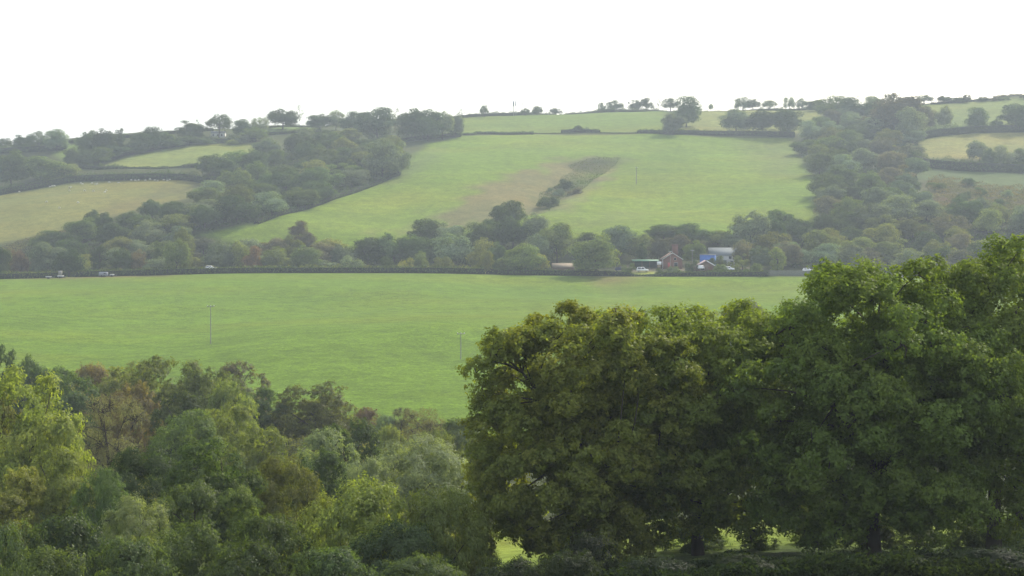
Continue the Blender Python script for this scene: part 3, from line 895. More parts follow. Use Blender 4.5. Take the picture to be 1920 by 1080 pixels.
for wi, (wname, P, n, dmin, hr, wr, cols_, kd) in enumerate(WOODS):
    pts = scatter(P, n, dmin, 300 + wi, taken)
    taken += pts
    ylo, yhi = min(p[1] for p in pts), max(p[1] for p in pts)
    r = random.Random(40 + wi)
    for x, y in pts:
        Y = y; px = x / Y * F + CX
        h = r.uniform(*hr); wm = r.uniform(*wr)
        top = HY - (float(Hz(x, y)) + h) / Y * F
        cl = r.choice(cols_)
        zone = ZONES[min(2, int((y - ylo) / (yhi - ylo + 1e-6) * 3))]
        size = 'broad' if wm > (wr[0] + wr[1]) / 2 else 'slim'
        kk = kd
        word = PAL[cl][0]
        plant(px, top, wm / Y * F, Y, kk, cl, f"={word} {size} tree in the {zone} of the {wname}", 'trees of the ' + wname)
    print(wname, len(pts))

P = poly([(1740, 352), (1770, 345), (1850, 364), (1925, 374), (1925, 420), (1745, 420)])
r = random.Random(77)
for x, y in scatter(P, 18, 7.0, 555, taken):
    px = x / y * F + CX
    wm = r.uniform(5, 9); h = r.uniform(2.2, 4.2); cl = r.choice('DDGKMO')
    zone = 'upper' if y > P[:, 1].mean() else 'lower'
    plant(px, HY - (float(Hz(x, y)) + h) / y * F, wm / y * F, y, 'b', cl, f"={PAL[cl][0]} {'wide' if wm > 7 else 'small'} shrub on the {zone} part of the brown scrub slope", 'shrubs on the scrub slope at the right')

# ----------------------------------------------------------------------------- wood in the valley below the near pasture
MID = [
    (12, 651, 56, 232, 'R', 'D', 'at the left edge against the near pasture'),
    (58, 671, 60, 230, 'R', 'D', 'second from the left edge against the near pasture'),
    (108, 690, 70, 226, 'R', 'D', 'third from the left edge, above the yellow ash'),
    (172, 684, 110, 246, 'B', 'B', 'rust red against the near pasture'),
    (128, 702, 110, 205, 'R', 'D', 'dark behind the yellow ash'),
    (245, 682, 110, 224, 'R', 'O', 'left of the broad olive crown by the pasture'),
    (322, 672, 140, 214, 'R', 'O', 'broad, against the near pasture on the left'),
    (392, 690, 110, 206, 'R', 'L', 'right of the broad olive crown'),
    (446, 679, 100, 240, 'R', 'K', 'plum brown dome behind the left wood edge'),
    (432, 712, 84, 192, 'R', 'L', 'pale, below the plum brown dome'),
    (494, 730, 80, 222, 'R', 'D', 'between the plum brown dome and the orange rimmed dome'),
    (588, 719, 130, 222, 'R', 'O', 'orange rimmed dome against the near pasture'),
    (240, 722, 100, 190, 'R', 'B', 'orange brown above the grey twiggy tree'),
    (205, 745, 150, 152, 'S', 'K', 'tall and grey right of the yellow ash'),
    (338, 738, 100, 184, 'R', 'D', 'below the broad olive crown'),
    (352, 770, 110, 162, 'R', 'M', 'in the middle of the left wood'),
    (425, 762, 110, 168, 'R', 'O', 'grey olive in the middle of the wood'),
    (480, 798, 110, 146, 'R', 'L', 'above the yellow willow'),
    (655, 788, 110, 158, 'R', 'D', 'round and darkest in the middle of the wood'),
    (610, 805, 110, 142, 'R', 'G', 'left below the darkest round tree'),
    (683, 765, 64, 240, 'B', 'R', 'pinkish brown at the pasture corner'),
    (722, 778, 50, 236, 'B', 'G', 'small and grey at the pasture corner'),
    (800, 764, 96, 214, 'S', 'B', 'dark brown at the pasture edge left of the oaks'),
    (752, 765, 52, 236, 'S', 'K', 'faint behind the dark brown pasture edge tree'),
    (862, 786, 84, 204, 'R', 'D', 'beside the left oak at the pasture edge'),
    (728, 800, 80, 186, 'B', 'L', 'bright, above the left of the silver willow'),
    (820, 808, 90, 176, 'B', 'L', 'bright, above the right of the silver willow'),
    (885, 818, 70, 160, 'B', 'O', 'yellowish against the left oak'),
    (790, 820, 236, 118, 'F', 'P', 'large and silvery left of the oaks'),
    (690, 862, 110, 114, 'F', 'P', 'smaller, left of the large silvery one'),
    (598, 845, 120, 120, 'R', 'D', 'in the dark hollow right of the yellow willow'),
    (55, 694, 210, 122, 'R', 'Y', 'tall yellow ash at the left edge'),
    (-30, 720, 140, 128, 'R', 'Y', 'behind the yellow ash, cut by the left picture edge'),
    (105, 842, 140, 108, 'R', 'Y', 'lower yellow tree under the ash'),
    (35, 880, 120, 106, 'R', 'O', 'below the yellow ash at the left edge'),
    (-10, 930, 130, 98, 'R', 'O', 'lowest at the left picture edge'),
    (262, 842, 220, 106, 'F', 'D', 'soft green willow left of the sycamore'),
    (190, 885, 150, 98, 'F', 'D', 'low left part of the willow group'),
    (524, 860, 180, 100, 'F', 'O', 'soft yellow willow right of the sycamore'),
    (402, 826, 176, 95, 'R', 'M', 'leafy sycamore in the left foreground'),
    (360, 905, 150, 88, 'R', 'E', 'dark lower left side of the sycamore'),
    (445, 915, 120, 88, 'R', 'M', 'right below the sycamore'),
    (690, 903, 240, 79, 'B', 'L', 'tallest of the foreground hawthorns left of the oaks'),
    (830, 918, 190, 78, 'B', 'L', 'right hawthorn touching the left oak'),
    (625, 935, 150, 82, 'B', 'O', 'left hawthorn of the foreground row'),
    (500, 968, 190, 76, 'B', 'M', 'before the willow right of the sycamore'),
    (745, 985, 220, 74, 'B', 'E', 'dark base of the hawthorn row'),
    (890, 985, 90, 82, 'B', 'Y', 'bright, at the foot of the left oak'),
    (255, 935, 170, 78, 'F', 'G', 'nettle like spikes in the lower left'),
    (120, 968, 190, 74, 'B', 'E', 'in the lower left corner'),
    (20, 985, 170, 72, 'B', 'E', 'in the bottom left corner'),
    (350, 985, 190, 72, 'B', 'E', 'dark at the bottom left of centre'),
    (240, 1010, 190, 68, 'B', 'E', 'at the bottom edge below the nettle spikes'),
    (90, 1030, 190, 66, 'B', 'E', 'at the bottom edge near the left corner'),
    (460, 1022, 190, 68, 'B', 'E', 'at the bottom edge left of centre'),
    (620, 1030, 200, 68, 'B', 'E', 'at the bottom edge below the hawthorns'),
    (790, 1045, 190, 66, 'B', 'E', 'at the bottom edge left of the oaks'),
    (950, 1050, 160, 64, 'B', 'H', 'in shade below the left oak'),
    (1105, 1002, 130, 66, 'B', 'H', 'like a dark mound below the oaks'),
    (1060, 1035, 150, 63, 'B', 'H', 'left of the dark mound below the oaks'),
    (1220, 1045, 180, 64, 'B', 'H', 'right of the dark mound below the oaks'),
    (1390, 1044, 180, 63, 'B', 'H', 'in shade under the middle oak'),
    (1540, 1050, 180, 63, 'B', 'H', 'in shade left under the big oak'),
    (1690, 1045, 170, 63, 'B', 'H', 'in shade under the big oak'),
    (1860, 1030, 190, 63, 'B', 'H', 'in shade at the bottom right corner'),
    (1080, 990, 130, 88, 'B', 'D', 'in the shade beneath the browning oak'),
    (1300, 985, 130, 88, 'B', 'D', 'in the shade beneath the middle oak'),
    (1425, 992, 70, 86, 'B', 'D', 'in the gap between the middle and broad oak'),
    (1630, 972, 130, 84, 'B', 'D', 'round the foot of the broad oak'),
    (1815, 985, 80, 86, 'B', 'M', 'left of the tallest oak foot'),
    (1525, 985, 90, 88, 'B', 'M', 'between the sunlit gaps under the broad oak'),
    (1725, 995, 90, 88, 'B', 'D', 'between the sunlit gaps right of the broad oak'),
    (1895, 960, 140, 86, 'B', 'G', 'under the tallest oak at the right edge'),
    (1395, 565, 80, 330, 'R', 'K', 'plum grey, peeping over the middle oak'),
]
for px, top, w, Y, kd, cl, lb in MID:
    plant(px, top, w * (1.18 if kd == 'R' and Y > 130 else 1.0), Y, kd, cl, lb, 'shrubs in the foreground and valley' if kd == 'B' else 'trees of the near valley wood')

# ----------------------------------------------------------------------------- foreground oaks


def oak(px, top, w, Y, seed, col, warm, label, cb=0.03, leaves=175000, pw=None):
    x, y = wp(px, Y); z = float(Hz(x, y))
    h = (HY - top) / F * Y - z; wm = w / F * Y
    K = grow(seed, H=h, W=wm, D=wm * 0.85, cb=cb, nl=340, lr=0.072, leaves=int(leaves * 1.35), L=0.175, Wd=0.115, tufts=34, limbs=60, mat=LEAFN, shape='oak',
             rand=0.42, fill=0.35, twigs=200, tr=0.024, flat=0.8, pw=pw)
    root = bpy.data.objects.new('oak_tree', None); COL.objects.link(root)
    root.location = (x, y, z)
    c = link('crown', K.crown, root); c.color = col + (warm,)
    link('trunk', K.trunk, root)
    tag(root, label, 'oak', 'foreground oaks')
    return root


oak(1085, 590, 412, 82, 501, (0.166, 0.196, 0.036), 0.34, 'browning oak at the left of the foreground row')
oak(1310, 586, 450, 85, 502, (0.152, 0.196, 0.036), 0.24, 'olive green oak in the middle between browning and tallest oaks', leaves=170000)
oak(1640, 506, 480, 80, 503, (0.122, 0.176, 0.032), 0.22, 'broad dark green oak right of centre in the foreground', leaves=200000, pw=2.1)
oak(1862, 468, 470, 84, 504, (0.126, 0.174, 0.032), 0.24, 'tallest oak at the right picture edge', leaves=180000)

# ----------------------------------------------------------------------------- hedges


def hedge(path, h, wd, col, label, name='hedge', per_m=26, L=0.55, Wd=0.4, ragged=0.25, seed=0, warm=0.3, group='field hedges'):
    """path: (px, row on the far hill) or (px, 'Y', metres), with an optional height factor at the end"""
    r = np.random.default_rng(900 + seed)
    pts, hf = [], []
    for p in path:
        if p[1] == 'Y':
            pts.append(wp(p[0], p[2])); hf.append(p[3] if len(p) > 3 else 1.0)
        else:
            pts.append(wp(p[0], yat(p[0], p[1]))); hf.append(p[2] if len(p) > 2 else 1.0)
    pts = np.array(pts); seg = np.hypot(*np.diff(pts, axis=0).T); cum = np.concatenate([[0], np.cumsum(seg)])
    tot = cum[-1]; n = int(tot * per_m * (h * 2 + wd) / 5)
    s = r.uniform(0, tot, n)

    def at(s):
        return np.stack([np.interp(s, cum, pts[:, 0]), np.interp(s, cum, pts[:, 1])], -1), np.interp(s, cum, hf)
    c, k = at(s); c2, _ = at(np.minimum(s + 0.5, tot)); c1, _ = at(np.maximum(s - 0.5, 0))
    d = unit(c2 - c1); nrm = np.stack([-d[:, 1], d[:, 0]], -1)
    hh = h * k * (1 + ragged * vnoise(s / 3.1, s * 0 + seed, 3) + ragged * 0.6 * vnoise(s / 0.9, s * 0 + seed, 4))
    a = r.uniform(-0.15, 1, n) * math.pi
    u = np.cos(a) * (0.75 + 0.25 * r.random(n)); v = np.clip(np.sin(a), 0.0, 1) ** 0.45 * r.uniform(0.25, 1.0, n) ** 0.5
    xy = c + nrm * (u * wd / 2)[:, None]
    z = Hz(xy[:, 0], xy[:, 1]) + hh * v * 0.95 + 0.05
    P = np.concatenate([xy, z[:, None]], 1)
    Nn = unit(np.concatenate([nrm * u[:, None], (v * 0.8)[:, None]], 1) + r.normal(0, 0.5, (n, 3)))
    LV, lq = leaf_quads(P, Nn, L, Wd, r)
    # woody core
    m = max(4, int(tot / 3)); ss = np.linspace(0, tot, m); cc, kk = at(ss)
    dd = unit(np.gradient(cc, axis=0)); nn = np.stack([-dd[:, 1], dd[:, 0]], -1)
    g = Hz(cc[:, 0], cc[:, 1])
    prof = [(-0.32, -0.4), (-0.3, 0.7), (0.3, 0.7), (0.32, -0.4)]
    ring = np.stack([np.concatenate([cc + nn * (pu * wd), (g + pv * h * kk if pv > 0 else g + pv)[:, None]], 1) for pu, pv in prof], 1)
    CV = ring.reshape(-1, 3)
    i = np.arange(m - 1)[:, None] * 4; j = np.arange(4)[None]; j2 = (j + 1) % 4
    cq = np.stack([i + j, i + j2, i + 4 + j2, i + 4 + j], -1).reshape(-1, 4)
    me = np_mesh(name, np.concatenate([LV, CV]), [lq, cq + len(LV)], [LEAF, CORE], np.concatenate([np.zeros(len(lq)), np.ones(len(cq))]))
    at_ = me.attributes.new('tint', 'FLOAT_COLOR', 'POINT')
    cl = np.ones((len(me.vertices), 4), np.float32)
    wv = np.clip(0.5 + 0.5 * vnoise(s / 5, s * 0 + seed, 8) + r.normal(0, 0.15, n), 0, 1)
    cl[:4 * n, 0] = np.repeat(wv, 4); cl[:4 * n, 1] = np.repeat(r.random(n), 4)
    at_.data.foreach_set('color', cl.ravel())
    o = link(name, me)
    o.color = PAL[col][1] + (warm,)
    return tag(o, label, 'hedge', group)


hedge([(-60, 'Y', 599), (0, 'Y', 599), (122, 'Y', 599)], 2.7, 2.4, 'D', 'clipped dark hedge along the lane at the left picture edge', seed=1, ragged=0.1)
hedge([(142, 'Y', 600), (250, 'Y', 600), (400, 'Y', 600.5), (600, 'Y', 600.5), (800, 'Y', 601), (908, 'Y', 601)], 2.9, 2.4, 'D', 'long clipped dark hedge above the near pasture', seed=2, ragged=0.1)
hedge([(925, 'Y', 600), (1000, 'Y', 600), (1100, 'Y', 600), (1180, 'Y', 600, 0.8), (1190, 'Y', 600, 0.3), (1234, 'Y', 600, 0.3), (1245, 'Y', 600, 0.7), (1320, 'Y', 600, 0.8), (1440, 'Y', 600, 0.9)],
      2.7, 2.2, 'D', 'dark hedge along the front of the farm', seed=3, ragged=0.2)
hedge([(-60, 'Y', 611), (118, 'Y', 611)], 2.9, 2.4, 'O', 'pale topped hedge behind the left lane edge hedge', seed=4, ragged=0.15)
hedge([(150, 'Y', 612), (330, 'Y', 612), (640, 'Y', 611), (830, 'Y', 610), (925, 'Y', 611)], 3.4, 2.6, 'O', 'pale topped hedge on the far side of the lane', seed=5, ragged=0.2)
hedge([(-60, 378), (0, 366), (60, 355), (130, 342), (200, 338), (260, 336.5), (350, 338), (390, 345)], 4.4, 4.0, 'D', 'thick dark hedge over the sheep field', seed=6, ragged=0.35)
hedge([(860, 254), (888, 253, 0.5), (892, 252, 1), (1000, 252, 1)], 2.0, 2.5, 'D', 'low dark hedge piece left on the mid hill line', seed=7)
hedge([(870, 252), (1000, 251), (1100, 249.5), (1200, 250.5)], 0.7, 1.2, 'D', 'thin low bank line across the hill between the dark hedge pieces', seed=19, ragged=0.3)
hedge([(1052, 249), (1085, 248, 1.5), (1124, 249)], 2.4, 3, 'D', 'short dark hedge piece with a cone bush on the mid hill line', seed=8)
hedge([(1195, 250, 0.8), (1250, 252), (1300, 252, 1.2), (1400, 254, 1.3), (1490, 258, 1.6)], 3.2, 3.2, 'D', 'long dark hedge at the top right of the gully pasture', seed=9)
hedge([(862, 221.5), (960, 217, 1.2), (1050, 213, 1), (1150, 210.5, 1.2), (1250, 208, 1.2), (1330, 207, 0.7), (1400, 206.5, 0.7), (1540, 206, 0.9)], 2.4, 2.5, 'D', 'thin dark hedge along the middle of the skyline', seed=10, ragged=0.35)
hedge([(1722, 262), (1760, 255), (1800, 251), (1860, 248), (1990, 244)], 6.0, 4.5, 'D', 'tall dark hedge over the straw yellow field', seed=11, ragged=0.3)
hedge([(1706, 305), (1740, 314), (1800, 320), (1860, 322), (1990, 320)], 6.6, 5, 'D', 'tall dark hedge under the straw yellow field', seed=12, ragged=0.35, warm=0.7)
hedge([(1745, 196), (1800, 192), (1860, 188.5), (1990, 182)], 1.6, 2, 'K', 'thin grey hedge along the right skyline', seed=13, ragged=0.5)
hedge([(150, 316), (185, 318, 0.8), (250, 316, 0.25), (330, 315, 0.3), (370, 314, 1)], 3.2, 3, 'D', 'ragged hedge at the foot of the upper left field', seed=14, ragged=0.6)
hedge([(130, 268), (150, 267), (240, 258), (330, 250), (400, 245)], 2.2, 2.5, 'D', 'thin hedge along the left skyline behind trees', seed=15, ragged=0.4)
hedge([(150, 306), (200, 297), (250, 288), (300, 279), (350, 271)], 6.0, 8.0, 'D', 'broad dark thicket belt along the top of the upper left field', seed=20, ragged=0.5)
hedge([(-60, 293), (0, 288), (60, 285), (122, 281)], 4.5, 5.0, 'D', 'dark hedge under the far left skyline clump', seed=21, ragged=0.5)
hedge([(355, 268), (410, 267), (480, 266)], 3.0, 4.0, 'M', 'rough green hedge below the skyline white house', seed=22, ragged=0.5)
hedge([(690, 270), (760, 266), (862, 256)], 3.5, 4.0, 'D', 'dark hedge at the foot of the tall skyline wood', seed=23, ragged=0.4)
hedge([(440, 243), (500, 241), (590, 238)], 1.8, 2.2, 'D', 'thin hedge along the skyline near the birch', seed=16, ragged=0.4)
hedge([(485, 254), (540, 251), (600, 247)], 2.2, 2.5, 'M', 'hedge under the strip of field on the left crest', seed=17, ragged=0.4)
hedge([(480, 421), (560, 396), (650, 366), (748, 328)], 2.6, 3, 'D', 'dark hedge bank along the lower edge of the left wood', seed=18, ragged=0.4)

# ----------------------------------------------------------------------------- undergrowth and bracken (nobody could count it)


def ground_cover(name, label, polys, n, hgt, L, Wd, col, warm, seed, clump=6.0):
    r = np.random.default_rng(seed)
    out = []
    area = [abs(0.5 * np.sum(P[:, 0] * np.roll(P[:, 1], -1) - P[:, 1] * np.roll(P[:, 0], -1))) for P in polys]
    for P, a in zip(polys, area):
        m = int(n * a / sum(area) * 2.5)
        x = r.uniform(P[:, 0].min(), P[:, 0].max(), m); y = r.uniform(P[:, 1].min(), P[:, 1].max(), m)
        k = inside(x, y, P)
        out.append(np.stack([x[k], y[k]], 1))
    xy = np.concatenate(out)
    hn = np.clip(0.55 + 0.6 * vnoise(xy[:, 0] / clump, xy[:, 1] / clump, seed) + 0.3 * vnoise(xy[:, 0] / clump * 2.7, xy[:, 1] / clump * 2.7, seed + 1), 0.06, 1.3)
    z = Hz(xy[:, 0], xy[:, 1]) + hgt * hn * r.uniform(0.2, 1, len(xy)) ** 0.5
    P3 = np.concatenate([xy, z[:, None]], 1)
    Nn = unit(r.normal(0, 0.7, P3.shape) + np.array([0, 0, 0.8]))
    LV, lq = leaf_quads(P3, Nn, L, Wd, r)
    me = np_mesh(name, LV, [lq], [LEAF])
    tv = np.clip(0.5 + 0.55 * vnoise(xy[:, 0] / 9, xy[:, 1] / 9, seed + 5) + r.normal(0, 0.12, len(xy)), 0, 1)
    set_tint(me, np.stack([tv, r.random(len(xy))], 1))
    o = link(name, me)
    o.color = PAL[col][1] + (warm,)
    return tag(o, label, name, kind='stuff')


ground_cover('undergrowth', 'dark undergrowth beneath the hillside woods and along the valley floor',
             [w[1] for w in WOODS] + [np.array([wp(640, 618), wp(1000, 618), wp(1060, 672), wp(900, 672), wp(640, 664)])], 60000, 3.0, 0.9, 0.65, 'D', 0.3, 71)
ground_cover('undergrowth', 'green scrub on the valley floor below the near pasture',
             [np.array([wp(-80, 108), wp(560, 92), wp(880, 92), wp(900, 245), wp(520, 262), wp(150, 300), wp(-80, 315)])], 90000, 2.2, 0.34, 0.22, 'O', 0.5, 72, 4.0)
ground_cover('bracken', 'rusty brown bracken and gorse on the steep slope at the right',
             [poly([(1738, 340), (1765, 335), (1850, 350), (1990, 360), (1990, 428), (1930, 425), (1745, 420)])], 22000, 2.6, 0.65, 0.45, 'K', 0.7, 73, 6.0)
ground_cover('bracken', 'brown scrubby grass and brambles down the gully in the hillside pasture',
             [poly([(1165, 297), (1125, 296), (1095, 301), (1064, 312), (1075, 322), (1052, 334), (1046, 348), (1012, 362), (1006, 388), (1030, 396), (1052, 374), (1094, 356), (1112, 340), (1136, 324), (1154, 311)])], 9000, 1.0, 0.5, 0.34, 'D', 0.9, 76, 5.0)
ground_cover('bracken', 'grey brown bracken below the sheep field at the left',
             [poly([(-60, 492), (0, 464), (60, 448), (160, 428), (215, 430), (100, 470), (60, 500, 650), (-60, 500, 650)])], 9000, 1.5, 0.6, 0.4, 'K', 0.6, 74, 4.0)
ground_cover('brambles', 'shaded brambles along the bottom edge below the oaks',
             [np.array([wp(860, 60), wp(1990, 58), wp(1990, 70), wp(860, 72)])], 30000, 1.1, 0.2, 0.13, 'H', 0.2, 75, 2.0)  # leaf colour darkened to carry the shade at the bottom edge

# ----------------------------------------------------------------------------- box and prism builders for the man-made things


class MB:
    def __init__(s):
        s.V, s.Q, s.T, s.n = [], [], [], 0

    def add(s, V_, q, tri=()):
        s.V.append(np.asarray(V_, float)); s.Q.append(np.asarray(q, int).reshape(-1, 4) + s.n)
        if len(tri):
            s.T.append(np.asarray(tri, int).reshape(-1, 3) + s.n)
        s.n += len(V_)
        return s

    def box(s, x0, x1, y0, y1, z0, z1):
        v = [(x, y, z) for z in (z0, z1) for x, y in ((x0, y0), (x1, y0), (x1, y1), (x0, y1))]
        return s.add(v, [(3, 2, 1, 0), (4, 5, 6, 7), (0, 1, 5, 4), (1, 2, 6, 5), (2, 3, 7, 6), (3, 0, 4, 7)])

    def prism(s, prof, y0, y1, axis='y'):
        """extrude a convex profile [(a, z)] along an axis"""
        n = len(prof)
        if axis == 'y':
            v = [(a, y0, z) for a, z in prof] + [(a, y1, z) for a, z in prof]
        else:
            v = [(y0, a, z) for a, z in prof] + [(y1, a, z) for a, z in prof]
        q = [(i, (i + 1) % n, n + (i + 1) % n, n + i) for i in range(n)]
        t = [(0, i + 1, i) for i in range(1, n - 1)] + [(n, n + i, n + i + 1) for i in range(1, n - 1)]
        return s.add(v, q, t)

    def tube(s, p, r, sides=6):
        v, q = tube(p, r, sides)
        return s.add(v, q)

    def build(s, name, mat, parent=None, smooth=False):
        f = [np.concatenate(s.Q)] + ([np.concatenate(s.T)] if s.T else [])
        me = np_mesh(name, np.concatenate(s.V), f, [mat], smooth=smooth)
        return link(name, me, parent)


def thing(name, px, Y, label, cat, group=None, rz=0.0, up=0.0):
    o = bpy.data.objects.new(name, None); COL.objects.link(o)
    o.location = gp3(px, Y, up); o.rotation_euler = (0, 0, rz); o.empty_display_size = 0.5
    return tag(o, label, cat, group)


BRICK = simple_mat('red_brick', (0.19, 0.098, 0.072), 0.9, 0.2, 3)
DBRICK = simple_mat('dark_brick', (0.17, 0.085, 0.065), 0.9, 0.2, 3)
WHITE = simple_mat('white_render', (0.52, 0.52, 0.48), 0.8, 0.06, 1)
SLATE = simple_mat('pale_slate', (0.15, 0.165, 0.17), 0.9, 0.1, 1.5)
MAUVE = simple_mat('mauve_tiles', (0.26, 0.205, 0.205), 0.8, 0.15, 2)
TILE = simple_mat('brown_tiles', (0.16, 0.11, 0.09), 0.85, 0.15, 2)
TAN = simple_mat('tan_sheeting', (0.20, 0.165, 0.12), 0.8, 0.12, 1.5)
BROWN = simple_mat('brown_boards', (0.15, 0.105, 0.075), 0.9, 0.15, 2)
BLUE = simple_mat('blue_sheeting', (0.04, 0.15, 0.48), 0.6, 0.1, 1)
GREEN = simple_mat('green_sheeting', (0.075, 0.20, 0.11), 0.6, 0.1, 1)
DGREEN = simple_mat('dark_green_boards', (0.03, 0.06, 0.04), 0.9, 0.1, 1)
PAINT = simple_mat('white_paint', (0.82, 0.82, 0.82), 0.25, 0.02, 1)
GREYP = simple_mat('grey_paint', (0.24, 0.26, 0.31), 0.35, 0.06, 1)
NAVY = simple_mat('navy_paint', (0.03, 0.045, 0.12), 0.25, 0.05, 1)
GLASS = simple_mat('dark_glass', (0.015, 0.018, 0.022), 0.1, 0.05, 1)
RUBBER = simple_mat('rubber', (0.02, 0.02, 0.02), 0.9, 0.1, 1)
POLEM = simple_mat('weathered_pole', (0.26, 0.25, 0.22), 0.9, 0.15, 3)
PORC = simple_mat('insulator', (0.75, 0.77, 0.78), 0.3, 0.03, 1)
RED = simple_mat('red_paint', (0.40, 0.06, 0.055), 0.5, 0.1, 1)
WOOL = simple_mat('wool', (0.56, 0.54, 0.46), 0.95, 0.1, 6)
STONE = simple_mat('stone', (0.13, 0.135, 0.10), 0.9, 0.25, 2)


def window(parent, x, y, z, w, h, face=-1):
    """a framed window set just proud of a wall that faces -y"""
    f = MB().box(x - w / 2 - 0.07, x + w / 2 + 0.07, y - 0.05, y + 0.02, z - 0.07, z + h + 0.07).build('window', WHITE, parent)
    MB().box(x - w / 2, x + w / 2, y - 0.075, y - 0.045, z, z + h).build('pane', GLASS, f)
    return f


def gable(parent, x0, x1, y0, y1, eave, ridge, wallm, roofm, over=0.3, along='x', th=0.14):
    """walls and a pitched roof; ridge along x (roof faces the viewer) or along y (gable end faces the viewer)"""
    if along == 'x':
        ym = (y0 + y1) / 2
        MB().prism([(y0, -0.8), (y1, -0.8), (y1, eave), (ym, ridge), (y0, eave)], x0, x1, 'x').build('wall', wallm, parent)
        s = (ridge - eave) / (ym - y0)
        m = MB()
        for sg, ye in ((-1, y0), (1, y1)):
            e = (ye + sg * over, eave - over * s)
            prof = [(e[0], e[1] + 0.01), (ym, ridge + 0.01), (ym, ridge + th), (e[0], e[1] + th)]
            m.prism(prof if sg < 0 else prof[::-1], x0 - over, x1 + over, 'x')
        return m.build('roof', roofm, parent)
    xm = (x0 + x1) / 2
    MB().prism([(x0, -0.8), (x0, eave), (xm, ridge), (x1, eave), (x1, -0.8)], y0, y1, 'y').build('wall', wallm, parent)
    s = (ridge - eave) / (xm - x0)
    m = MB()
    for sg, xe in ((-1, x0), (1, x1)):
        e = (xe + sg * over, eave - over * s)
        prof = [(e[0], e[1] + 0.01), (xm, ridge + 0.01), (xm, ridge + th), (e[0], e[1] + th)]
        m.prism(prof[::-1] if sg < 0 else prof, y0 - over, y1 + over, 'y')
    return m.build('roof', roofm, parent)


S = 620 / F                                    # metres per pixel at the farm
# brick house, gable end to the viewer, massive stack behind the ridge
h1 = thing('brick_house', 1261, 621, 'red brick gabled house in the middle of the farm', 'house')
rf = gable(h1, -3.8, 3.8, 0, 9, 3.7, 6.1, BRICK, TILE, along='y')
MB().prism([(-4.1, 3.45), (-4.1, 3.75), (0, 6.35), (0, 6.05)], -0.42, -0.31).prism([(0, 6.05), (0, 6.35), (4.1, 3.75), (4.1, 3.45)], -0.42, -0.31).build('bargeboard', WHITE, h1)
st = MB().box(0.3, 2.6, 4.2, 5.6, 4.6, 9.0).box(0.15, 2.75, 4.05, 5.75, 9.0, 9.35).build('chimney', DBRICK, rf)
window(h1, 1.3, 0, 0.9, 1.3, 1.5); window(h1, 1.0, 0, 3.4, 0.8, 0.9)
dr = MB().box(-1.85, -0.75, -0.06, 0.02, 0.0, 2.4).build('door', RED, h1)
MB().box(-0.95, -0.85, -0.11, -0.055, 1.05, 1.2).build('handle', GREYP, dr)
MB().box(-3.86, -3.74, -0.14, -0.02, 0, 3.6).build('drainpipe', PAINT, h1)

# white house with the long pale roof
h2 = thing('white_house', 1360, 634, 'white house with a long pale grey roof behind the blue building', 'house', rz=math.radians(-4))
rf = gable(h2, -6.2, 6.2, 0, 7, 4.3, 6.9, WHITE, SLATE, along='x', over=0.4)
MB().box(4.6, 5.5, 3.1, 3.9, 6.2, 7.9).build('chimney', DBRICK, rf)
for x in (-4.6, -1.7, 1.9, 4.6):
    window(h2, x, 0, 2.7, 1.1, 1.0)
window(h2, -3.6, 0, 0.6, 1.3, 1.3); window(h2, 2.6, 0, 0.6, 1.3, 1.3)
dr = MB().box(-0.5, 0.5, -0.06, 0.02, 0, 2.1).build('door', DGREEN, h2)
MB().box(0.3, 0.4, -0.11, -0.055, 1.0, 1.12).build('handle', GREYP, dr)

# bright blue building
b3 = thing('blue_building', 1326, 625, 'bright blue sheeted building left of the white house', 'shed', rz=math.radians(-12))
MB().box(-2.9, 2.9, 0, 5, -0.8, 5.0).build('wall', BLUE, b3)
MB().prism([(-3.1, 5.01), (3.1, 5.01), (3.1, 5.12), (-3.1, 5.3)], -0.2, 5.2).build('roof', SLATE, b3)
fr = MB().box(-1.3, 1.3, -0.07, 0.02, 0, 3.0).build('door', NAVY, b3)
MB().box(-0.05, 0.05, -0.12, -0.065, 1.1, 1.5).build('handle', GREYP, fr)

# low mauve-roofed range with a white verge
b4 = thing('low_barn', 1326, 613, 'low barn with mauve roof and white gable edge before the blue building', 'barn', rz=math.radians(0))
rf = gable(b4, -4.2, 3.6, 0, 6, 1.9, 4.2, BROWN, MAUVE, along='y')
MB().prism([(-0.3, 4.02), (-0.3, 4.42), (3.9, 1.98), (3.9, 1.62)], -0.44, -0.31).build('bargeboard', PAINT, b4)
window(b4, -1.8, 0, 0.6, 1.4, 0.9)
dr = MB().box(0.4, 1.9, -0.06, 0.02, 0, 2.0).build('door', DBRICK, b4)
MB().box(0.5, 0.6, -0.11, -0.055, 1.0, 1.12).build('handle', GREYP, dr)

# brown shed with tan roof
b5 = thing('wooden_shed', 1056, 612, 'long brown shed with a tan roof by the lane', 'shed', rz=math.radians(3))
gable(b5, -3.9, 4.2, 0, 4.5, 2.7, 4.1, BROWN, TAN, along='x')
dr = MB().box(-2.4, -1.0, -0.06, 0.02, 0, 2.1).build('door', DBRICK, b5)
MB().box(-1.2, -1.1, -0.11, -0.055, 1.0, 1.12).build('handle', GREYP, dr)
window(b5, 1.2, 0, 1.0, 1.2, 0.8)

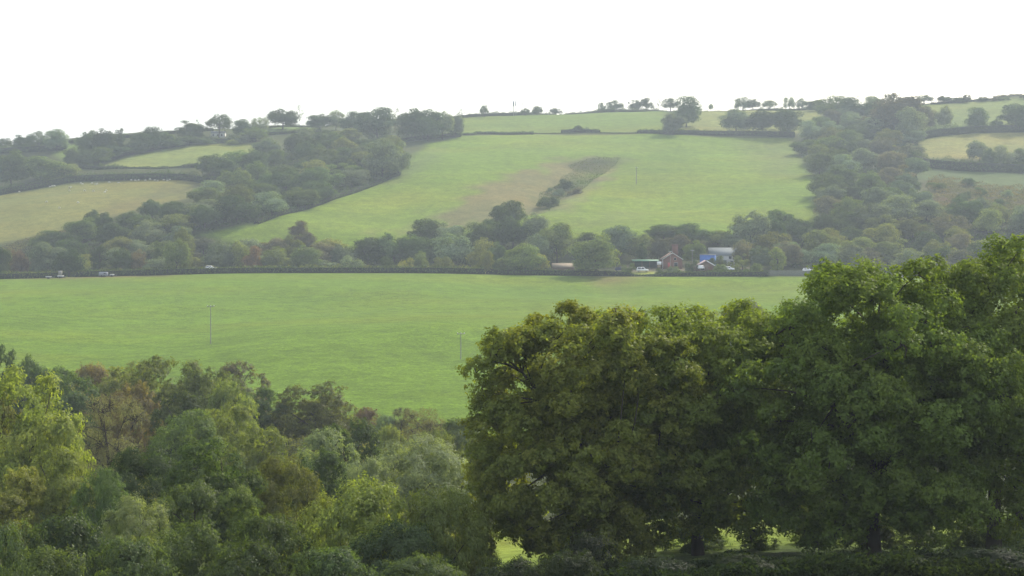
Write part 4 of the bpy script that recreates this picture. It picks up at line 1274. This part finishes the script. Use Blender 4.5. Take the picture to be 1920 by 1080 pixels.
# open green-roofed shelter behind the white car
b6 = thing('open_shelter', 1211, 622, 'dark open shelter with a green roof edge behind the white car', 'shelter')
MB().box(-4.6, 4.6, 3.8, 4.0, -0.5, 3.1).box(-4.6, -4.45, 0.2, 3.8, -0.5, 3.0).box(4.45, 4.6, 0.2, 3.8, -0.5, 3.0).build('wall', DGREEN, b6)
MB().prism([(-0.4, 2.95), (4.4, 3.35), (4.4, 3.5), (-0.4, 3.25)], -5.2, 5.2, 'x').build('roof', GREEN, b6)
for x in (-4.5, -1.5, 1.5, 4.5):
    MB().box(x - 0.07, x + 0.07, 0.0, 0.15, -0.3, 2.98).build('post', BROWN, b6)
sg = thing('notice_board', 1236, 618, 'small white board on posts left of the brick house', 'board')
MB().box(-0.85, 0.85, -0.04, 0.04, 2.0, 3.2).build('panel', PAINT, sg)
for x in (-0.7, 0.7):
    MB().box(x - 0.05, x + 0.05, 0.045, 0.14, -0.3, 3.1).build('post', BROWN, sg)


def car(px, Y, label, paint, L_=4.4, Hh=1.65, rz=0.0, van=False, up=0.0, group=None):
    t = thing('parked_car', px, Y, label, 'car', group, rz, up)
    a = L_ / 2
    low = [(-a, 0.35), (a, 0.32), (a, 0.72), (a - 0.12, 0.9), (a - 1.0, 1.0), (-a + 0.1, 1.02), (-a, 0.8)]
    MB().prism([(x, z) for x, z in low][::1], -0.85, 0.85).build('body', paint, t)
    r0, r1 = (-a + 0.12, a - 0.95)
    cab = [(r0, 1.0), (r1, 1.0), (r1 - 0.75, Hh), (r0 + 0.22, Hh)]
    c = MB().prism(cab, -0.76, 0.76).build('cabin', paint, t)
    xm = (r0 + r1) / 2 - 0.1
    for (x0, x1) in ((r0 + 0.35, xm - 0.12), (xm + 0.12, r1 - 0.75)):
        g = MB()
        for y0, y1 in ((-0.775, -0.755), (0.755, 0.775)):
            g.prism([(x0, 1.06), (x1 + 0.15, 1.06), (x1, Hh - 0.14), (x0 + 0.05, Hh - 0.14)], y0, y1)
        g.build('window', GLASS, t)
    MB().prism([(r1 - 0.06, 1.05), (r1 - 0.03, 1.05), (r1 - 0.66, Hh - 0.08), (r1 - 0.69, Hh - 0.08)], -0.66, 0.66).build('windscreen', GLASS, t)
    for x in (-a + 0.8, a - 0.85):
        for y in (-0.8, 0.62):
            w = MB().tube([(x, y - 0.03, 0.32), (x, y, 0.32), (x, y + 0.2, 0.32), (x, y + 0.22, 0.32)], [0.2, 0.33, 0.33, 0.2], 14).build('wheel', RUBBER, t)
            MB().tube([(x, y - 0.04, 0.32), (x, y - 0.035, 0.32), (x, y + 0.225, 0.32), (x, y + 0.23, 0.32)], [0.02, 0.2, 0.2, 0.02], 12).build('rim', GREYP, w)
    for y in (-0.62, 0.62):
        MB().box(a - 0.02, a + 0.02, y - 0.14, y + 0.14, 0.62, 0.76).build('headlight', PORC, t)
    return t


car(1204.5, 612, 'white estate car with two dark side windows beside the small lawn', PAINT, 4.5, 1.75, up=0.25)
car(395, 606, 'pale car passing behind the left lane hedge', PAINT, 4.0, 1.5, rz=0.1, up=1.6)
car(1515, 606, 'pale car in the lane left of the dark oak crown', PAINT, 4.0, 1.5, up=1.0)
car(1367, 609, 'white car partly hidden before the white house', PAINT, 4.0, 1.5, up=1.1)
car(1315, 611, 'white car parked close before the low mauve barn', PAINT, 4.0, 1.5, up=1.2, rz=1.2)
car(1163, 618, 'navy car under the trees left of the white estate car', NAVY, 4.2, 1.5)


def trailer(px, Y, label, mat, L_, h, rz, cover=True):
    t = thing('farm_trailer', px, Y, label, 'trailer', None, rz)
    a = L_ / 2
    MB().box(-a, a, -0.9, 0.9, 0.55, 0.75).build('bed', GREYP, t)
    if cover:
        MB().prism([(-a + 0.02, 0.76), (a - 0.02, 0.76), (a - 0.02, h - 0.15), (a - 0.3, h), (-a + 0.02, h)], -0.88, 0.88).build('box_body', mat, t)
        MB().box(a - 1.3, a - 0.5, -0.905, -0.885, 1.2, 1.5).build('vent', GLASS, t)
    else:
        MB().box(-a + 0.02, a - 0.02, -0.88, -0.82, 0.76, h).box(-a + 0.02, a - 0.02, 0.82, 0.88, 0.76, h).box(a - 0.08, a - 0.02, -0.82, 0.82, 0.76, h).box(-a + 0.02, -a + 0.08, -0.82, 0.82, 0.76, h).build('side_panel', mat, t)
    MB().tube([(a, 0, 0.65), (a + 0.9, 0, 0.55), (a + 1.2, 0, 0.55)], [0.06, 0.05, 0.05], 6).build('drawbar', GREYP, t)
    for x in ((-0.45, 0.45) if L_ > 3 else (0.0,)):
        for y in (-1.05, 0.85):
            MB().tube([(x, y, 0.36), (x, y + 0.03, 0.36), (x, y + 0.18, 0.36), (x, y + 0.21, 0.36)], [0.2, 0.36, 0.36, 0.2], 12).build('wheel', RUBBER, t)
    return t


trailer(91, 591, 'small open white trailer nearest the left on the bare field edge', WHITE, 1.9, 0.95, 0.1, False)
trailer(113.5, 594, 'white open trailer second from left on the bare field edge', WHITE, 1.9, 1.0, -0.1, False)
trailer(194, 595, 'grey livestock trailer parked by the left lane hedge', GREYP, 3.1, 1.8, 0.0)
trailer(210, 595, 'small pale trailer right of the grey livestock trailer', WHITE, 1.3, 1.0, 0.0, False)
bx = thing('feed_hopper', 113, 597, 'tall grey feed hopper behind the second white trailer', 'hopper')
MB().prism([(-0.25, 0.9), (0.25, 0.9), (0.6, 1.6), (0.6, 2.6), (-0.6, 2.6), (-0.6, 1.6)], -0.6, 0.6).build('bin', POLEM, bx)
for x in (-0.55, 0.55):
    for y in (-0.55, 0.55):
        MB().box(x - 0.05, x + 0.05, y - 0.05, y + 0.05, -0.2, 1.65).build('leg', POLEM, bx)

# stone lane wall on the right
sw = [wp(p, 602) for p in np.linspace(1440, 1560, 25)]
m = MB()
for i in range(24):
    (xa, ya), (xb, yb) = sw[i], sw[i + 1]
    za, zb = float(Hz(xa, ya)), float(Hz(xb, yb))
    t0 = 2.0 + 0.10 * math.sin(i * 1.7); t1 = 2.0 + 0.10 * math.sin((i + 1) * 1.7)
    m.add([(xa, ya, za - .4), (xb, yb, zb - .4), (xb, yb + .6, zb - .4), (xa, ya + .6, za - .4), (xa, ya, za + t0), (xb, yb, zb + t1), (xb, yb + .6, zb + t1), (xa, ya + .6, za + t0)],
          [(4, 5, 6, 7), (0, 1, 5, 4), (2, 3, 7, 6)] + ([(3, 0, 4, 7)] if i == 0 else []) + ([(1, 2, 6, 5)] if i == 23 else []))
tag(m.build('stone_wall', STONE), 'low grey stone wall along the lane left of the dark oak crown', 'wall')

# roofline house on the left skyline
b7 = thing('white_house', 408, yat(408, 258), 'small white house under the spreading oak on the left skyline', 'house')
gable(b7, -4.2, 4.2, 0, 6, 2.7, 4.0, WHITE, SLATE, along='x')
for x in (-2.6, 0.2, 2.6):
    window(b7, x, 0, 0.9, 1.0, 1.1)


# ----------------------------------------------------------------------------- poles and masts
def pole(px, Y, top, label, arm=1.8, r=0.10, rz=0.3):
    t = thing('utility_pole', px, Y, label, 'utility pole', 'power line poles', rz)
    h = (HY - top) / F * Y - t.location.z
    MB().tube([(0, 0, -0.6), (0, 0, h * 0.5), (0, 0, h)], [r * 1.15, r, r * 0.8], 8).build('pole', POLEM, t)
    a = MB().box(-arm / 2, arm / 2, -r - 0.1, -r + 0.02, h - 0.5, h - 0.36).build('crossarm', POLEM, t)
    for x in (-arm / 2 + 0.1, 0, arm / 2 - 0.1):
        MB().tube([(x, -r - 0.04, h - 0.36), (x, -r - 0.04, h - 0.3), (x, -r - 0.04, h - 0.12)], [0.05, 0.09, 0.05], 7).build('insulator', PORC, a)
    return t


pole(395, 372, 571, 'tall pole in the near pasture on the left', 1.7)
pole(864, 338, 622, 'tall pole in the near pasture left of the browning oak', 1.7)
pole(1193, yat(1193, 346), 313, 'dark pole alone on the upper gully pasture', 1.6, 0.2)
pole(1257, 618, 470, 'pole in front of the brick house', 1.4)
pole(1298, 630, 468, 'pole right of the brick house', 1.4)


def mast(px, top, foot, r, label):
    Y = yat(px, foot)
    t = thing('radio_mast', px, Y, label, 'mast', 'masts on the crest')
    h = (HY - top) / F * Y - t.location.z
    MB().tube([(0, 0, -0.5), (0, 0, h * 0.5), (0, 0, h * 0.72)], [r, r * 0.8, r * 0.7], 6).build('pole', POLEM, t)
    MB().tube([(0, 0, h * 0.55), (0, 0, h * 0.56), (0, 0, h * 0.82), (0, 0, h * 0.83)], [r * 0.8, r * 1.7, r * 1.7, r * 0.5], 8).build('antenna', GREYP, t)
    MB().tube([(0, 0, h * 0.83), (0, 0, h)], [r * 0.4, r * 0.2], 5).build('tip', POLEM, t)
    return t


mast(963, 184, 217, 0.32, 'thickest mast, leftmost of three on the crest')
mast(967, 184, 217, 0.20, 'slender mast, middle of three on the crest')
mast(980, 183, 216.5, 0.10, 'faintest mast, rightmost of three on the crest')


# ----------------------------------------------------------------------------- sheep
def sheep_mesh():
    secs = [(-0.56, 0.58, 0.05, 0.05), (-0.50, 0.60, 0.17, 0.18), (-0.3, 0.60, 0.25, 0.26), (0.0, 0.59, 0.27, 0.28), (0.28, 0.60, 0.23, 0.25),
            (0.42, 0.62, 0.16, 0.18), (0.54, 0.58, 0.10, 0.11), (0.64, 0.44, 0.085, 0.09), (0.72, 0.30, 0.075, 0.08), (0.80, 0.18, 0.05, 0.055), (0.83, 0.13, 0.02, 0.02)]
    n = 10; Vv = []; a = np.arange(n) / n * 2 * math.pi
    for x, z, ry, rz in secs:
        Vv.append(np.stack([np.full(n, x), np.cos(a) * ry, z + np.sin(a) * rz], 1))
    Vv = np.concatenate(Vv)
    i = np.arange(len(secs) - 1)[:, None] * n; j = np.arange(n)[None]; j2 = (j + 1) % n
    m = MB().add(Vv, np.stack([i + j, i + j2, i + n + j2, i + n + j], -1).reshape(-1, 4))
    for x in (-0.36, 0.30):
        for y in (-0.13, 0.13):
            kx = x - 0.05 if x < 0 else x + 0.02
            m.tube([(x, y, 0.52), (kx, y, 0.26), (x, y, 0.0)], [0.075, 0.045, 0.035], 6)
    for y in (-0.1, 0.1):
        m.tube([(0.62, y * 0.7, 0.50), (0.60, y * 1.7, 0.50)], [0.035, 0.012], 5)
    f = [np.concatenate(m.Q)]
    return np_mesh('sheep', np.concatenate(m.V), f, [WOOL], smooth=True)


SHEEP = sheep_mesh()
SP = [(0, 820), (52, 808), (145, 800), (375, 762), (392, 758), (408, 757), (520, 768), (534, 764), (520, 790), (606, 735), (618, 741), (690, 735), (715, 744),
      (728, 740), (635, 792), (700, 793), (796, 790), (786, 803), (890, 733), (820, 728), (985, 712), (1015, 715), (1090, 715), (1125, 706), (1160, 712),
      (1182, 716), (1228, 710), (1255, 715), (1275, 708), (350, 875), (585, 882), (445, 918), (1040, 712)]
SL = {0: 'at the left picture edge', 2: 'third from the left by the sheep field hedge', 29: 'upper of two in the lower left of the sheep field', 31: 'lowest one, alone in the lower sheep field',
      30: 'alone in the lower middle of the sheep field', 18: 'between the middle cluster and the row along the hedge', 1: 'second from the left by the sheep field hedge'}
proto = None
for i, (u, v) in enumerate(SP):
    px, py = u / 4, 160 + v / 4
    Y = yat(px, py + 1.5)
    if proto is None:
        o = proto = link('sheep', SHEEP)
    else:
        o = proto.copy(); COL.objects.link(o)
    o.location = gp3(px, Y)
    o.rotation_euler = (0, 0, random.choice([0, math.pi]) + random.uniform(-0.7, 0.7))
    s = random.uniform(0.85, 1.08); o.scale = (s, s, s)
    if i in SL:
        lb = 'white sheep ' + SL[i]
    elif u > 950:
        lb = 'white sheep in the row close under the sheep field hedge'
    elif u < 420:
        lb = 'white sheep of the three close together under the hedge on the left'
    else:
        lb = 'white sheep in the loose cluster mid field'
    tag(o, lb, 'sheep', 'sheep on the olive brown field')

# ----------------------------------------------------------------------------- haze: one box of even air
hm, N, L = new_mat('haze_air')
ho = N.new('ShaderNodeOutputMaterial'); pv = N.new('ShaderNodeVolumePrincipled')
pv.inputs['Color'].default_value = (0.80, 0.91, 1.0, 1)
pv.inputs['Density'].default_value = 0.00023
pv.inputs['Anisotropy'].default_value = 0.1
pv.inputs['Density Attribute'].default_value = ''
pv.inputs['Color Attribute'].default_value = ''
pv.inputs['Temperature Attribute'].default_value = ''
L.new(pv.outputs[0], ho.inputs['Volume'])
hm.cycles.homogeneous_volume = True
zmin = float(GZ.min()) - 1.0
xm = float(np.abs(GX).max()) + 20
hz = MB().box(-xm, xm, -100, 3130, zmin, 112).build('haze', hm)
tag(hz, 'pale even haze filling the valley air', 'haze', kind='stuff')
print('objects', len(SC.objects), 'trees', counts)
